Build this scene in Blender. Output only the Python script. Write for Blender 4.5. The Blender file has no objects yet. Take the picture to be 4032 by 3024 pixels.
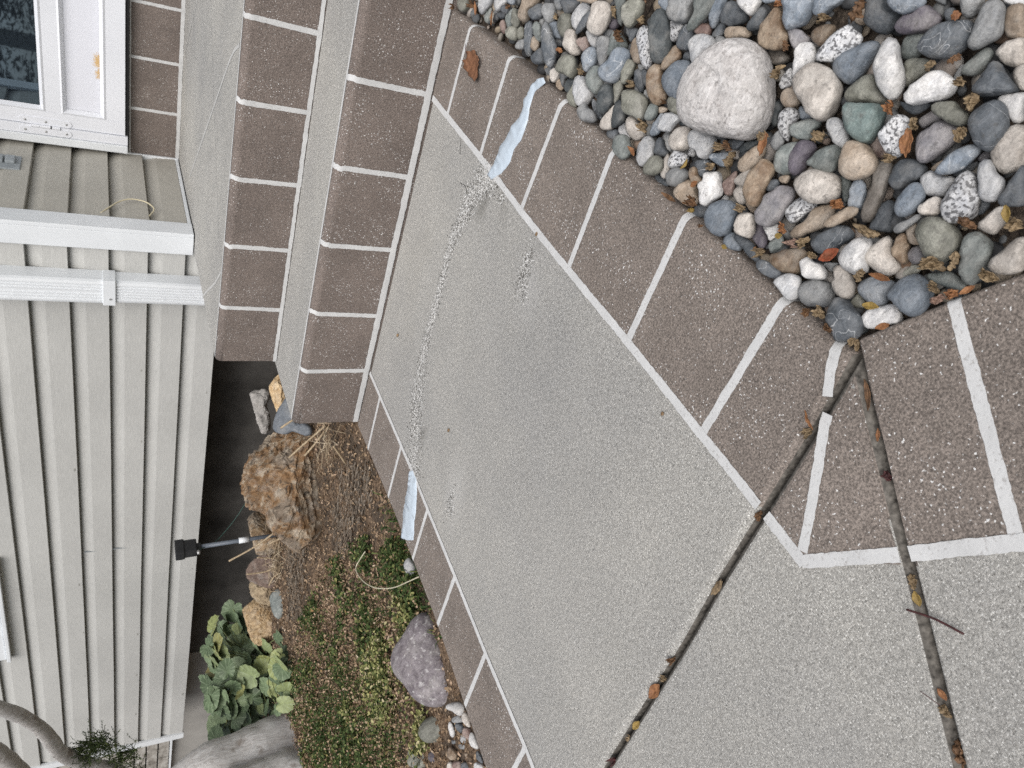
import bpy, bmesh, math, random
from mathutils import Vector, Matrix, noise
random.seed(11)
S = bpy.context.scene
COL = S.collection
# ---------------------------------------------------------------- camera, world, sun, exposure
cam_data = bpy.data.cameras.new('camera'); cam = bpy.data.objects.new('camera', cam_data); COL.objects.link(cam)
cam.matrix_world = Matrix(((0.28862, 0.794214, 0.534717, 0.0), (-0.398833, 0.607453, -0.686974, 0.0), (-0.87042, -0.014989, 0.492082, 0.65), (0, 0, 0, 1)))
cam_data.lens = 25.306; cam_data.sensor_width = 36; cam_data.clip_start = 0.02; cam_data.clip_end = 300
cam_data.dof.use_dof = True; cam_data.dof.focus_distance = 1.25; cam_data.dof.aperture_fstop = 16
S.camera = cam
W = bpy.data.worlds.new('World'); S.world = W; W.use_nodes = True
nt = W.node_tree
SUN_EL, SUN_AZ = math.radians(50), math.radians(155)      # compass style: 0 = +Y, clockwise
sky = nt.nodes.new('ShaderNodeTexSky'); sky.sky_type = 'NISHITA'; sky.sun_disc = False
sky.sun_elevation = SUN_EL; sky.sun_rotation = SUN_AZ; sky.dust_density = 4.0; sky.air_density = 1.0
hs = nt.nodes.new('ShaderNodeHueSaturation'); hs.inputs['Saturation'].default_value = 0.5
nt.links.new(sky.outputs[0], hs.inputs['Color']); nt.links.new(hs.outputs[0], nt.nodes['Background'].inputs['Color'])
nt.nodes['Background'].inputs['Strength'].default_value = 0.10
sd = bpy.data.lights.new('sun', 'SUN'); sun = bpy.data.objects.new('sun', sd); COL.objects.link(sun)
sd.energy = 2.1; sd.angle = math.radians(60); sd.color = (1.0, 0.975, 0.94)
to_sun = Vector((math.sin(SUN_AZ)*math.cos(SUN_EL), math.cos(SUN_AZ)*math.cos(SUN_EL), math.sin(SUN_EL)))
sun.rotation_euler = to_sun.to_track_quat('Z', 'Y').to_euler()
S.view_settings.view_transform = 'Standard'; S.view_settings.look = 'None'; S.view_settings.gamma = 1
S.view_settings.exposure = 0.24; S.view_settings.use_curve_mapping = False
S.cycles.use_denoising = False
S.cycles.max_bounces = 6
# ---------------------------------------------------------------- traced world-space data (metres x 10000)
PEB = """
v|1|-2012 15375 -70|72 -548 834|113|130 123 127 144 173 155 148 142 143 146 145 145 146 144 144 144 143 149 167 151|small round olive grey pebble between the oval pale grey and the small oval blue-grey one
l|1|-1783 14377 -70|67 -538 841|99|133 126 130 144 156 148 141 143 156 181 194 153 121 109 107 116 140 186 197 153|oval pale grey pebble between the small round pale grey and the small oval blue-grey one
l|1|-1623 13719 -70|63 -530 845|89|99 94 98 111 134 142 135 132 137 141 141 119 99 93 96 109 137 178 151 115|small round pale grey pebble between the small round dark slate and the oval tan one
n|0|-1948 14308 -170|73 -534 842|47|163 103 82 73 71 75 85 97 109 124 136 144 119 81 64 57 56 62 77 123|small long greenish grey pebble between the oval pale grey and the small oval blue-grey one
b|1|-1479 13293 -70|58 -525 849|52|54 52 56 65 85 111 88 77 68 59 57 58 65 79 88 86 86 88 77 62|small oval blue-grey pebble between the small round pale grey and the oval tan one
d|1|-1664 13451 -70|65 -527 847|62|68 69 74 84 98 102 95 84 75 72 73 77 80 85 92 94 95 93 81 72|small round dark slate pebble between the small oval blue-grey and the round dark slate one
d|0|-1797 13724 -170|69 -527 847|62|65 63 67 77 94 114 111 97 83 76 73 71 73 79 91 103 108 109 89 73|small round dark slate pebble between the small round dark slate and the oval tan one
r|1|-1933 13348 -70|76 -525 848|46|87 113 121 107 96 85 72 66 64 69 80 102 132 117 92 74 64 61 64 72|small long reddish brown pebble among the river stones
n|0|-1765 13343 -170|69 -523 850|68|197 149 122 108 103 105 105 107 117 140 174 188 157 104 80 71 70 78 101 169|small long greenish grey pebble between the oval tan and the small round pale grey one
v|1|-1698 12948 -70|68 -520 851|62|101 164 171 145 107 87 83 86 96 109 124 149 163 142 122 107 95 84 81 85|small long olive grey pebble between the oval tan and the small round olive grey one
t|2|-1407 12363 50|59 -516 854|118|165 156 161 181 136 133 144 173 218 242 233 215 78 62 61 69 92 178 269 196|oval tan pebble between the round dark slate and the small long olive grey one
d|1|-1420 12231 -70|59 -511 858|108|146 123 113 115 131 165 178 165 152 141 132 125 126 135 154 160 151 148 154 162|round dark slate pebble between the oval tan and the oval mid grey one
g|1|-1319 11789 -70|56 -505 862|106|145 140 144 159 184 174 142 126 122 130 151 181 180 164 146 135 134 144 165 160|oval mid grey pebble between the round dark slate and the small oval dark slate one
d|1|-1135 11585 -70|49 -502 864|59|92 86 90 102 114 98 83 76 75 78 84 94 108 116 96 82 76 77 85 95|small oval dark slate pebble between the round dark slate and the oval mid grey one
d|1|-1081 11226 -70|48 -496 867|106|101 95 99 113 146 177 153 137 133 138 143 127 114 110 115 131 157 183 154 118|round dark slate pebble between the oval pale grey and the small oval dark slate one
t|2|-881 10569 50|41 -488 872|37|35 33 35 41 56 104 199 90 60 47 43 42 46 57 82 132 188 106 56 41|small long tan pebble between the oval pale grey and the oval cream one
v|1|-1363 11163 -70|60 -494 867|106|175 180 179 172 164 154 147 146 152 162 179 191 184 175 159 144 139 143 157 171|oval olive grey pebble between the oval blue-grey and the oval pale grey one
l|1|-1140 10825 -70|52 -489 871|98|185 168 149 138 134 137 149 160 171 189 218 194 139 116 109 113 130 169 207 193|oval pale grey pebble between the angular dark slate and the round dark slate one
d|1a|-1192 10654 -70|54 -486 872|49|153 109 82 69 64 66 75 96 151 222 153 105 80 67 62 63 71 92 159 203|angular dark slate pebble between the oval pale grey and the oval cream one
c|2|-1021 10083 50|48 -479 877|130|233 231 230 214 174 159 166 191 225 239 239 241 229 195 173 167 177 196 213 227|oval cream pebble between the angular dark slate and the long greenish grey one
l|1|-1333 10244 -70|62 -477 877|72|68 71 87 139 184 127 98 86 82 86 95 109 132 146 131 122 122 127 107 77|oval pale grey pebble between the long mid grey and the small angular reddish brown one
g|1|-1383 9895 -70|66 -470 880|84|187 192 186 179 160 129 112 108 115 137 188 246 192 148 122 112 112 123 147 176|long mid grey pebble between the oval greenish grey and the oval blue-grey one
n|1|-1229 9605 -70|59 -464 884|107|139 166 190 152 128 116 115 126 153 215 149 119 112 118 138 175 170 141 129 128|oval greenish grey pebble between the long mid grey and the oval blue-grey one
b|2|-1474 9308 50|73 -461 885|126|254 232 185 145 135 149 197 270 276 259 241 238 222 179 159 156 168 203 282 282|oval blue-grey pebble between the angular olive grey and the long mid grey one
v|1a|-1467 9138 -70|73 -453 889|73|153 148 153 149 121 104 97 100 114 146 191 181 141 112 99 96 102 119 148 161|angular olive grey pebble between the oval blue-grey and the long tan one
v|2|-763 9325 50|38 -463 885|117|175 170 167 160 161 164 158 160 170 186 202 194 166 147 142 147 155 169 192 190|oval olive grey pebble between the long greenish grey and the small round dark slate one
n|1|-816 9827 -70|39 -470 882|62|148 147 157 176 107 73 60 57 59 69 94 167 230 93 56 44 41 42 51 139|long greenish grey pebble between the oval olive grey and the oval cream one
u|0|-1037 10007 -170|49 -470 881|67|73 74 80 89 101 99 89 83 80 77 77 80 86 89 90 95 94 89 83 76|small round dark purple pebble among the river stones
d|0|-1179 10037 -170|55 -471 881|65|67 64 66 74 85 98 101 84 72 68 69 77 87 84 77 77 84 96 94 76|small round dark slate pebble between the oval greenish grey and the oval pale grey one
d|1|-1014 9327 -70|50 -459 887|68|82 84 92 106 121 102 81 71 70 75 91 120 114 92 82 81 90 102 97 87|small round dark slate pebble between the long speckled granite and the oval greenish grey one
t|1|-1181 9084 -70|59 -453 890|67|124 174 176 150 123 106 97 94 97 105 125 156 176 170 127 100 87 82 85 97|long tan pebble between the long speckled granite and the large angular black one
d|1a|-1856 12252 -70|77 -510 857|65|207 280 275 181 120 96 87 88 97 122 184 282 287 150 107 90 85 89 103 136|angular dark slate pebble between the small oval tan and the long greenish grey one
n|1|-1680 12011 -70|71 -507 859|60|114 148 169 162 135 108 94 88 88 92 105 130 175 177 125 98 85 80 82 92|long greenish grey pebble between the angular dark slate and the long dark slate one
t|1|-1875 11980 -70|79 -506 859|60|96 111 131 116 96 86 81 82 89 100 108 113 117 112 101 92 88 88 88 90|small oval tan pebble between the angular dark slate and the long dark slate one
d|2|-1742 11300 50|77 -498 864|91|175 257 381 275 184 149 133 128 134 153 198 296 350 270 205 172 152 138 133 143|long dark slate pebble between the round dark slate and the small oval tan one
d|1|-2017 11712 -70|86 -501 861|96|158 144 126 119 120 130 148 155 149 141 129 121 122 133 153 150 131 122 125 140|round dark slate pebble between the long dark slate and the small oval tan one
g|0|-1534 12130 -170|64 -506 860|44|74 72 72 70 67 61 57 57 61 69 84 100 74 55 47 45 47 58 91 81|small oval mid grey pebble between the round dark slate and the oval mid grey one
b|1|-1514 11452 -70|66 -498 864|78|123 134 139 139 140 135 115 101 97 100 107 115 128 155 183 102 84 81 88 104|oval blue-grey pebble between the oval olive grey and the long dark slate one
v|1|-1940 12914 -70|78 -519 851|95|126 123 122 125 134 148 148 135 121 112 111 116 130 148 145 134 128 124 124 127|small round olive grey pebble between the angular dark slate and the long greenish grey one
v|0|-1881 12786 -170|76 -515 854|55|105 107 106 101 93 83 79 80 86 96 107 110 103 98 94 87 80 79 84 95|small oval olive grey pebble among the river stones
g|1|-2022 12481 -70|83 -512 855|62|97 82 77 77 81 90 104 120 115 98 85 79 81 90 99 95 93 96 108 120|small oval mid grey pebble between the angular dark slate and the round dark slate one
c|1a|-2111 11028 -70|94 -489 867|64|98 106 114 108 101 95 88 86 90 102 117 116 103 95 94 95 97 100 99 96|small angular cream pebble among the river stones
v|2a|-1843 10541 50|85 -484 871|133|168 170 175 182 185 189 192 204 174 148 139 144 166 222 209 175 163 167 172 169|angular olive grey pebble between the small angular cream and the small oval black one
c|1|-1547 10822 -70|70 -487 870|106|171 198 212 214 172 149 152 155 148 144 148 161 190 223 225 160 123 106 102 111|oval cream pebble between the small angular reddish brown and the oval olive grey one
r|1a|-1464 10474 -70|67 -481 874|77|111 104 99 102 122 139 114 97 91 93 100 111 117 117 119 119 108 100 100 105|small angular reddish brown pebble among the river stones
d|0|-1661 11387 -170|72 -494 866|57|64 62 66 77 98 99 90 85 80 72 67 68 72 80 87 94 97 89 80 71|small round dark slate pebble between the long dark slate and the oval blue-grey one
d|0|-2119 11377 -170|92 -492 866|59|74 66 64 67 77 96 109 96 86 82 85 89 85 76 72 74 82 101 118 92|small round dark slate pebble between the small angular cream and the angular olive grey one
b|1|-1603 10183 -70|75 -475 877|91|171 164 155 147 146 148 142 136 139 155 187 198 142 137 139 136 134 139 156 176|oval blue-grey pebble between the long mid grey and the small angular reddish brown one
n|1|-1824 9845 -70|87 -467 880|105|192 208 207 189 178 171 157 144 141 147 160 182 212 200 184 180 161 123 106 106|oval greenish grey pebble between the oval pale grey and the long black one
l|1|-2069 10074 -70|97 -471 877|125|158 209 238 259 220 172 151 145 152 171 207 231 227 213 201 202 207 166 143 138|oval pale grey pebble between the small long olive grey and the oval greenish grey one
g|2|-2272 9587 50|110 -463 880|90|92 102 153 169 177 182 160 143 128 116 111 115 126 146 177 201 164 133 113 98|oval mid grey pebble between the oval pale grey and the long black one
k|1|-2100 10490 -70|96 -479 873|58|113 102 96 92 87 86 90 96 104 115 121 120 103 85 76 74 80 94 117 126|small oval black pebble between the oval pale grey and the small long olive grey one
v|1|-2234 10303 -70|103 -474 874|60|89 209 143 114 108 108 100 92 91 96 110 127 145 177 123 80 63 57 58 65|small long olive grey pebble between the oval pale grey and the small oval black one
t|0|-2222 10941 -170|98 -484 870|47|71 84 95 101 88 75 69 68 70 71 73 78 89 96 94 86 71 63 60 63|small oval tan pebble between the small oval black and the small angular cream one
d|0|-2105 10902 -170|93 -484 870|58|87 93 104 120 103 75 62 57 57 64 81 122 138 85 63 55 54 111 96 88|small oval dark slate pebble between the angular olive grey and the small oval black one
k|2|-1930 9252 50|95 -457 884|91|198 212 203 165 142 127 122 127 146 181 211 216 183 162 151 140 132 132 142 165|long black pebble between the long olive grey and the oval greenish grey one
d|0|-2203 9674 -170|104 -458 883|46|30 49 122 193 125 90 70 61 58 60 68 87 126 178 179 31 24 21 21 24|small long dark slate pebble between the oval mid grey and the long black one
c|1|-2189 9155 -70|108 -450 887|77|243 155 111 93 87 90 103 130 161 166 154 150 149 145 122 98 88 87 96 132|oval cream pebble between the angular black and the long black one
k|2a|-2002 8800 50|101 -446 889|73|147 200 191 141 109 95 92 97 113 151 203 174 152 140 133 126 118 113 113 122|angular black pebble among the river stones
v|1|-1771 9197 -70|87 -453 887|51|143 153 150 126 92 76 69 69 76 95 141 199 129 94 79 73 75 84 100 121|long olive grey pebble between the long black and the angular olive grey one
v|2a|-1761 8539 50|91 -441 893|137|156 168 191 225 254 219 192 182 181 177 157 153 188 257 227 203 200 198 171 157|angular olive grey pebble between the angular black and the oval greenish grey one
d|0|-1509 8908 -170|75 -444 893|60|108 127 155 152 124 104 94 89 87 90 99 121 189 143 110 95 90 90 93 98|long dark slate pebble between the long rusty orange and the angular olive grey one
g|0|-1362 8962 -170|68 -446 892|39|52 54 60 73 87 69 56 50 47 47 49 55 66 83 76 63 56 53 53 52|small oval mid grey pebble between the angular olive grey and the long rusty orange one
p|1|-1086 8931 -70|55 -450 892|86|183 253 274 237 182 140 117 108 110 123 157 238 302 236 148 115 102 100 107 130|long speckled granite pebble among the river stones
k|2a|-870 8536 50|45 -444 895|121|259 324 319 270 239 182 152 143 151 185 281 335 330 270 214 177 158 155 165 196|large angular black pebble among the river stones
g|2|-494 8336 50|26 -440 898|146|144 137 144 168 222 183 169 169 174 165 159 160 168 187 184 164 156 165 210 167|round mid grey pebble between the long greenish grey and the oval speckled granite one
p|1|-748 8438 -70|39 -438 898|86|105 100 117 151 133 117 112 117 131 141 143 141 132 116 105 103 111 131 170 135|oval speckled granite pebble between the large angular black and the oval dark slate one
d|1|-769 8162 -70|41 -431 901|84|150 170 162 126 109 104 108 123 144 151 147 143 153 152 127 112 107 111 121 136|oval dark slate pebble beside the big pale boulder
n|2|-426 7942 50|23 -430 903|87|169 162 168 173 130 99 90 97 134 267 221 150 120 108 105 112 129 163 215 190|long greenish grey pebble between the long blue-grey and the round mid grey one
b|1|-361 7805 -70|20 -422 907|78|153 148 153 144 105 91 88 93 108 137 169 199 143 104 87 81 83 95 124 173|long blue-grey pebble between the long greenish grey and the round dark slate one
r|1|-602 7910 -70|32 -424 905|70|74 72 76 88 107 122 121 114 93 77 71 71 77 93 115 117 112 108 98 83|round reddish brown pebble among the river stones
d|0|-550 7733 -170|30 -416 909|56|89 88 84 72 66 66 72 87 105 97 86 77 72 72 76 81 81 83 88 92|small oval dark slate pebble between the round reddish brown and the long tan one
g|0|-638 7658 -170|34 -414 910|45|49 49 52 57 64 66 63 63 68 72 59 49 44 44 49 59 80 77 60 52|small round mid grey pebble among the river stones
d|1|-330 7478 -70|18 -412 911|122|122 141 161 163 147 146 158 170 157 136 125 121 124 135 159 192 173 128 114 113|round dark slate pebble between the long blue-grey and the long tan one
w|2|-174 7173 50|10 -407 913|87|74 71 75 89 123 160 125 97 83 80 83 97 122 115 108 108 123 141 110 85|oval white pebble between the round dark slate and the long dark slate one
d|1|-282 7074 -70|16 -400 917|68|138 133 109 90 83 83 92 113 140 143 127 115 111 109 100 92 92 99 118 139|long dark slate pebble between the large angular rusty orange and the oval white one
o|2a|-317 6624 50|19 -389 921|129|215 242 200 169 156 158 169 178 180 185 191 192 201 215 196 177 145 128 127 145|large angular rusty orange pebble beside the big pale boulder
b|2|-74 6435 50|4 -382 924|145|139 135 143 169 223 163 147 144 151 170 187 161 156 162 160 152 151 167 190 157|round blue-grey pebble between the large angular rusty orange and the angular mauve grey one
t|1|-483 7304 -70|27 -407 913|66|72 69 73 86 115 157 163 154 123 85 69 63 63 71 92 163 175 138 104 82|long tan pebble between the round dark slate and the long dark slate one
l|1|-786 7815 -70|42 -421 906|130|156 151 155 169 179 182 168 155 158 178 209 182 149 137 137 151 182 199 182 167|round pale grey pebble between the oval dark slate and the round reddish brown one
b|1|-1240 8021 -70|66 -426 903|143|241 229 219 205 199 202 209 215 215 217 229 255 292 198 162 153 159 185 243 259|large oval blue-grey pebble beside the big pale boulder
o|1|-1051 8286 -70|55 -433 900|66|165 138 101 84 78 80 90 116 167 192 143 104 87 82 85 97 124 138 141 152|long rusty orange pebble between the large oval blue-grey and the large angular black one
o|1|-1433 8394 -70|74 -435 897|103|187 283 269 244 191 160 145 140 145 160 187 231 287 253 249 126 103 98 105 128|long rusty orange pebble between the large oval blue-grey and the angular olive grey one
d|0|-960 8122 -170|50 -426 903|42|69 66 62 60 59 56 57 61 64 60 56 57 61 68 69 58 52 50 52 60|small oval dark slate pebble between the round pale grey and the long rusty orange one
y|0|-551 6625 -170|32 -381 924|79|76 75 78 92 126 142 119 106 100 94 86 81 82 88 104 133 143 108 89 80|round dark brown pebble among the river stones
m|1a|-300 6365 -70|18 -375 927|89|78 88 106 130 146 115 94 85 84 88 100 120 105 101 111 131 126 95 81 76|angular mauve grey pebble among the river stones
o|1|-182 6072 -70|11 -364 931|82|103 95 93 95 103 117 128 122 113 104 108 117 111 100 96 98 106 121 135 118|oval rusty orange pebble between the large long speckled granite and the angular mauve grey one
w|1a|-441 6169 -70|26 -368 930|93|154 143 141 157 140 114 102 103 116 151 220 143 124 118 122 130 128 126 132 152|angular white pebble between the angular mauve grey and the large angular cream one
c|2a|-652 5684 50|40 -353 935|187|221 239 276 308 288 286 257 215 197 195 209 247 319 313 262 253 237 222 212 211|large angular cream pebble between the round tan and the angular white one
p|0|-706 6343 -170|41 -370 928|59|117 119 97 81 72 70 73 83 101 113 107 95 92 94 94 84 75 73 78 90|oval speckled granite pebble between the large angular cream and the round tan one
t|1|-853 6092 -70|51 -364 930|85|89 99 113 118 119 115 106 100 97 97 97 98 102 109 119 124 114 96 86 84|round tan pebble beside the big pale boulder
b|0|-935 5886 -170|56 -352 934|55|43 49 63 100 100 84 72 66 64 64 64 62 62 69 84 111 86 59 47 43|small oval blue-grey pebble between the large angular cream and the oval greenish grey one
p|1|-1069 5965 -70|64 -358 931|89|153 155 154 142 128 117 109 107 111 123 142 175 202 81 70 72 84 108 143 149|oval speckled granite pebble between the oval greenish grey and the oval mid grey one
n|1|-1046 5705 -70|64 -348 935|87|109 95 91 95 111 142 163 162 149 128 117 114 122 132 117 100 101 155 179 137|oval greenish grey pebble between the oval speckled granite and the oval dark purple one
k|0|-1059 6275 -170|62 -367 928|55|112 126 129 100 80 69 64 64 71 85 112 139 145 83 60 51 52 61 87 104|long black pebble beside the big pale boulder
g|1|-1283 5979 -70|77 -358 931|60|96 116 104 86 78 77 78 80 83 89 97 108 104 90 82 79 78 76 77 83|oval mid grey pebble between the oval greenish grey and the oval speckled granite one
v|1|-1542 7838 -70|82 -419 904|70|92 100 116 149 166 132 112 102 94 89 89 93 106 152 168 132 105 92 87 88|oval olive grey pebble beside the big pale boulder
g|0|-1625 8636 -170|82 -437 896|32|46 61 73 71 65 54 47 44 43 45 48 52 61 77 75 51 41 36 35 38|small oval mid grey pebble between the long rusty orange and the oval greenish grey one
d|0|-1443 8820 -170|72 -442 894|40|80 94 114 112 76 59 52 50 53 61 78 102 128 96 71 59 55 55 60 70|small long dark slate pebble between the long rusty orange and the angular olive grey one
b|0|-532 8973 -170|27 -449 893|66|90 89 91 99 114 114 88 72 65 64 68 81 109 133 101 83 74 73 77 86|small oval blue-grey pebble between the round mid grey and the large angular black one
b|1|-62 7022 -70|3 -398 917|30|26 25 26 31 43 81 103 73 57 44 36 32 31 34 42 63 123 72 40 30|small long blue-grey pebble among the river stones
b|1|69 6221 -70|-4 -370 929|86|72 69 74 88 123 153 137 133 130 122 113 103 88 81 82 95 138 191 111 83|long blue-grey pebble between the round blue-grey and the oval rusty orange one
t|0|72 5791 -170|-4 -350 937|52|88 76 61 55 55 59 69 78 73 68 67 68 70 73 70 61 56 56 61 73|oval tan pebble between the large round dark slate and the large long speckled granite one
d|1|135 5499 -70|-8 -341 940|144|114 160 173 202 195 161 149 151 142 132 133 146 168 194 184 174 185 122 98 92|large round dark slate pebble between the long blue-grey and the large long dark purple one
b|2|280 5204 50|-18 -333 943|74|60 58 62 74 104 186 157 123 101 90 86 85 85 89 99 119 164 150 91 69|long blue-grey pebble between the large long dark purple and the large round dark slate one
u|1|194 5081 -70|-12 -323 946|99|137 126 115 114 123 147 186 201 178 138 114 104 104 114 136 162 185 175 143 137|large long dark purple pebble among the river stones
n|0|-7 5072 -170|0 -319 948|93|125 115 114 117 116 109 106 111 125 131 129 127 127 119 105 97 97 107 128 140|oval greenish grey pebble between the large long dark purple and the large long white one
d|2|123 4633 50|-8 -306 952|131|160 148 149 160 171 184 210 235 203 184 162 156 161 170 170 181 193 202 219 191|large oval dark slate pebble between the large long dark purple and the long blue-grey one
g|2|316 4355 50|-21 -292 956|110|181 193 183 145 117 104 103 111 135 189 206 172 150 144 143 130 118 117 126 149|large long mid grey pebble among the river stones
g|1|411 4675 -70|-27 -304 952|91|71 69 73 87 117 91 77 72 73 78 85 96 99 84 75 74 79 92 100 81|round mid grey pebble between the large long mid grey and the oval tan one
t|1|397 4218 -70|-26 -281 959|96|117 140 139 145 110 91 84 84 91 104 116 121 139 157 114 88 77 73 78 90|oval tan pebble between the large long mid grey and the long pale grey one
d|0|313 4897 -170|-20 -311 950|47|59 58 60 64 62 53 47 45 46 50 55 61 68 68 54 46 43 44 49 56|small oval dark slate pebble between the round mid grey and the large oval white one
d|0|394 5054 -170|-25 -318 948|32|29 27 28 32 44 70 47 32 25 23 23 25 31 44 59 50 43 40 37 32|small oval dark slate pebble between the round mid grey and the large long white one
l|1|529 4327 -70|-35 -287 957|39|33 32 34 40 55 100 88 57 42 35 33 33 37 47 68 94 84 69 50 38|long pale grey pebble among the river stones
b|1|-296 5514 -70|18 -342 940|128|190 160 149 149 160 177 204 222 216 209 214 213 177 156 146 145 157 187 250 240|large oval blue-grey pebble between the large long speckled granite and the large long white one
w|2|-247 5011 50|16 -324 946|124|158 253 290 222 188 168 144 132 133 147 174 224 284 258 197 149 124 114 112 122|large long white pebble among the river stones
v|1|-498 5225 -70|31 -329 944|137|155 164 159 147 145 156 182 202 178 136 114 107 110 130 185 232 157 121 116 128|large round olive grey pebble between the large long white and the large oval blue-grey one
w|2|-262 4514 50|17 -300 954|115|165 151 130 125 131 152 188 222 219 177 135 116 112 120 142 185 200 191 174 166|large oval white pebble among the river stones
d|1|-455 4656 -70|30 -303 953|60|21 19 20 22 30 139 102 82 69 62 59 61 66 72 80 93 117 137 44 27|long dark slate pebble between the large oval white and the large oval speckled granite one
v|0|-180 4923 -170|11 -313 950|92|108 103 107 120 131 119 107 104 110 128 163 117 98 93 96 106 118 131 140 124|oval olive grey pebble between the large long white and the large oval white one
n|1|39 4329 -70|-3 -287 958|64|129 98 78 69 67 71 85 115 139 127 112 105 94 81 75 75 81 99 125 134|long greenish grey pebble between the large angular dark slate and the round cream one
g|0|-78 4503 -170|5 -293 956|26|73 69 42 32 27 26 27 32 41 54 67 73 52 38 30 27 26 27 32 43|small long mid grey pebble between the long greenish grey and the large oval white one
d|2a|-50 4023 50|3 -275 961|137|114 151 167 134 119 117 127 151 160 140 120 111 111 121 145 190 138 111 100 101|large angular dark slate pebble between the long greenish grey and the oval cream one
c|1|187 4083 -70|-13 -274 962|111|124 112 109 113 115 126 134 105 99 96 98 102 114 137 136 109 95 91 95 108|round cream pebble between the oval cream and the oval tan one
c|1|48 3912 -70|-3 -265 964|62|73 104 100 90 80 67 58 54 54 57 65 79 106 112 69 52 45 43 46 54|oval cream pebble between the round cream and the large angular dark slate one
w|1|-156 3818 -70|11 -260 966|101|112 104 102 109 127 144 87 68 64 67 79 105 145 145 104 82 74 76 87 107|round white pebble between the large round dark slate and the large angular dark slate one
d|2|-346 3845 50|24 -265 964|149|182 196 191 181 181 174 159 150 147 151 165 191 222 196 167 150 141 138 144 161|large round dark slate pebble between the large angular cream and the round white one
v|2a|-376 4209 50|25 -285 958|84|81 93 105 112 151 172 150 103 81 73 72 79 96 127 157 165 138 95 79 76|angular olive grey pebble between the large oval mauve grey and the large oval white one
e|2a|-723 4992 50|47 -322 945|171|169 159 166 191 249 229 188 167 161 165 173 187 222 222 196 182 177 184 195 194|large angular teal green pebble among the river stones
p|2|-715 4598 50|47 -304 952|111|176 183 163 142 134 136 141 140 136 135 144 163 202 180 113 95 93 103 128 164|large oval speckled granite pebble between the long dark slate and the large round tan one
m|0|-498 4513 -170|32 -293 956|58|80 72 64 61 63 70 85 95 94 93 87 67 55 51 53 66 99 97 87 82|oval mauve grey pebble among the river stones
m|1|-624 4272 -70|41 -284 958|122|177 175 157 144 148 160 159 158 175 200 217 183 145 129 128 139 153 176 198 187|large oval mauve grey pebble between the long blue-grey and the angular olive grey one
p|2|-208 5700 50|13 -354 935|107|193 159 135 126 126 136 160 216 245 197 172 135 119 116 124 148 196 220 192 177|large long speckled granite pebble among the river stones
l|1|-936 5284 -70|59 -331 942|82|95 119 157 181 177 142 109 89 81 83 95 120 155 185 175 139 102 86 81 84|oval pale grey pebble between the large angular teal green and the angular greenish grey one
r|0a|-896 4850 -170|57 -308 950|68|48 60 163 132 113 92 69 61 60 65 79 103 117 120 127 115 70 53 46 44|angular reddish brown pebble among the river stones
t|2|-1060 4821 50|69 -313 947|154|162 177 196 223 199 172 163 167 180 187 186 183 181 185 196 199 187 169 158 156|large round tan pebble among the river stones
y|1a|-1226 4535 -70|80 -295 952|77|254 300 225 116 84 71 67 71 84 121 272 321 196 112 86 76 74 80 98 139|large angular dark brown pebble among the river stones
d|1|-972 4352 -70|64 -287 956|111|138 135 137 146 144 131 126 136 167 178 173 152 107 95 107 140 154 168 163 147|large oval dark slate pebble between the oval blue-grey and the large angular dark brown one
b|2|-1137 4103 50|77 -277 958|91|161 163 140 112 101 101 110 122 138 157 166 157 134 117 105 102 108 124 133 142|oval blue-grey pebble between the large oval dark slate and the oval cream one
b|2|-676 3910 50|46 -268 962|72|138 109 95 87 85 90 105 137 202 168 130 109 98 93 91 94 104 133 182 168|long blue-grey pebble between the large oval mauve grey and the round pale grey one
l|1|-936 4034 -70|63 -270 961|108|86 85 96 139 145 150 138 128 122 119 114 111 117 129 128 121 127 157 138 97|round pale grey pebble between the large oval speckled granite and the oval cream one
p|2|-933 3680 50|65 -255 965|132|197 242 209 174 144 131 134 146 164 192 210 210 193 188 170 148 140 139 137 143|large oval speckled granite pebble between the round pale grey and the oval cream one
l|2|-726 3555 50|51 -248 967|93|88 115 192 190 133 103 90 87 92 105 128 152 165 165 140 123 114 106 92 84|large oval pale grey pebble among the river stones
c|1a|-457 3625 -70|31 -249 968|134|189 206 188 154 137 133 141 152 153 157 169 194 188 171 166 137 121 117 124 146|large angular cream pebble between the large round dark slate and the long dark slate one
d|2|-694 3328 50|49 -235 971|90|131 210 134 97 82 78 82 96 126 149 141 130 132 140 127 99 84 79 82 96|long dark slate pebble between the large oval pale grey and the large oval cream one
c|2|-1104 3887 50|75 -266 961|71|98 95 80 74 74 82 96 105 105 97 84 79 80 86 93 90 86 86 92 100|oval cream pebble between the oval blue-grey and the round pale grey one
c|2|-966 3334 50|68 -235 970|81|137 119 90 75 70 72 82 112 124 111 106 109 113 93 84 82 83 86 95 112|oval cream pebble between the large oval speckled granite and the large oval greenish grey one
d|0a|-1419 4368 -170|92 -282 955|97|162 167 155 124 101 91 90 101 132 168 145 138 143 156 121 102 95 97 108 130|angular dark slate pebble between the large angular dark brown and the long mid grey one
g|2|-1322 3999 50|90 -271 958|37|63 42 36 35 37 45 62 92 126 124 94 63 48 42 41 44 53 74 126 133|long mid grey pebble between the oval tan and the oval blue-grey one
v|2|-1299 3652 50|90 -252 964|161|161 173 198 216 213 212 192 165 154 160 177 193 211 209 196 188 185 181 168 160|large round olive grey pebble between the oval tan and the large oval greenish grey one
t|1|-1404 3956 -70|94 -264 960|56|34 119 101 88 82 73 62 55 54 57 65 78 88 101 117 53 33 26 25 26|oval tan pebble between the large round olive grey and the long mid grey one
d|0|-944 3608 -170|64 -244 968|46|61 62 66 66 55 48 45 46 51 63 73 70 64 54 48 46 48 54 61 63|oval dark slate pebble between the large oval speckled granite and the oval cream one
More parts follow.
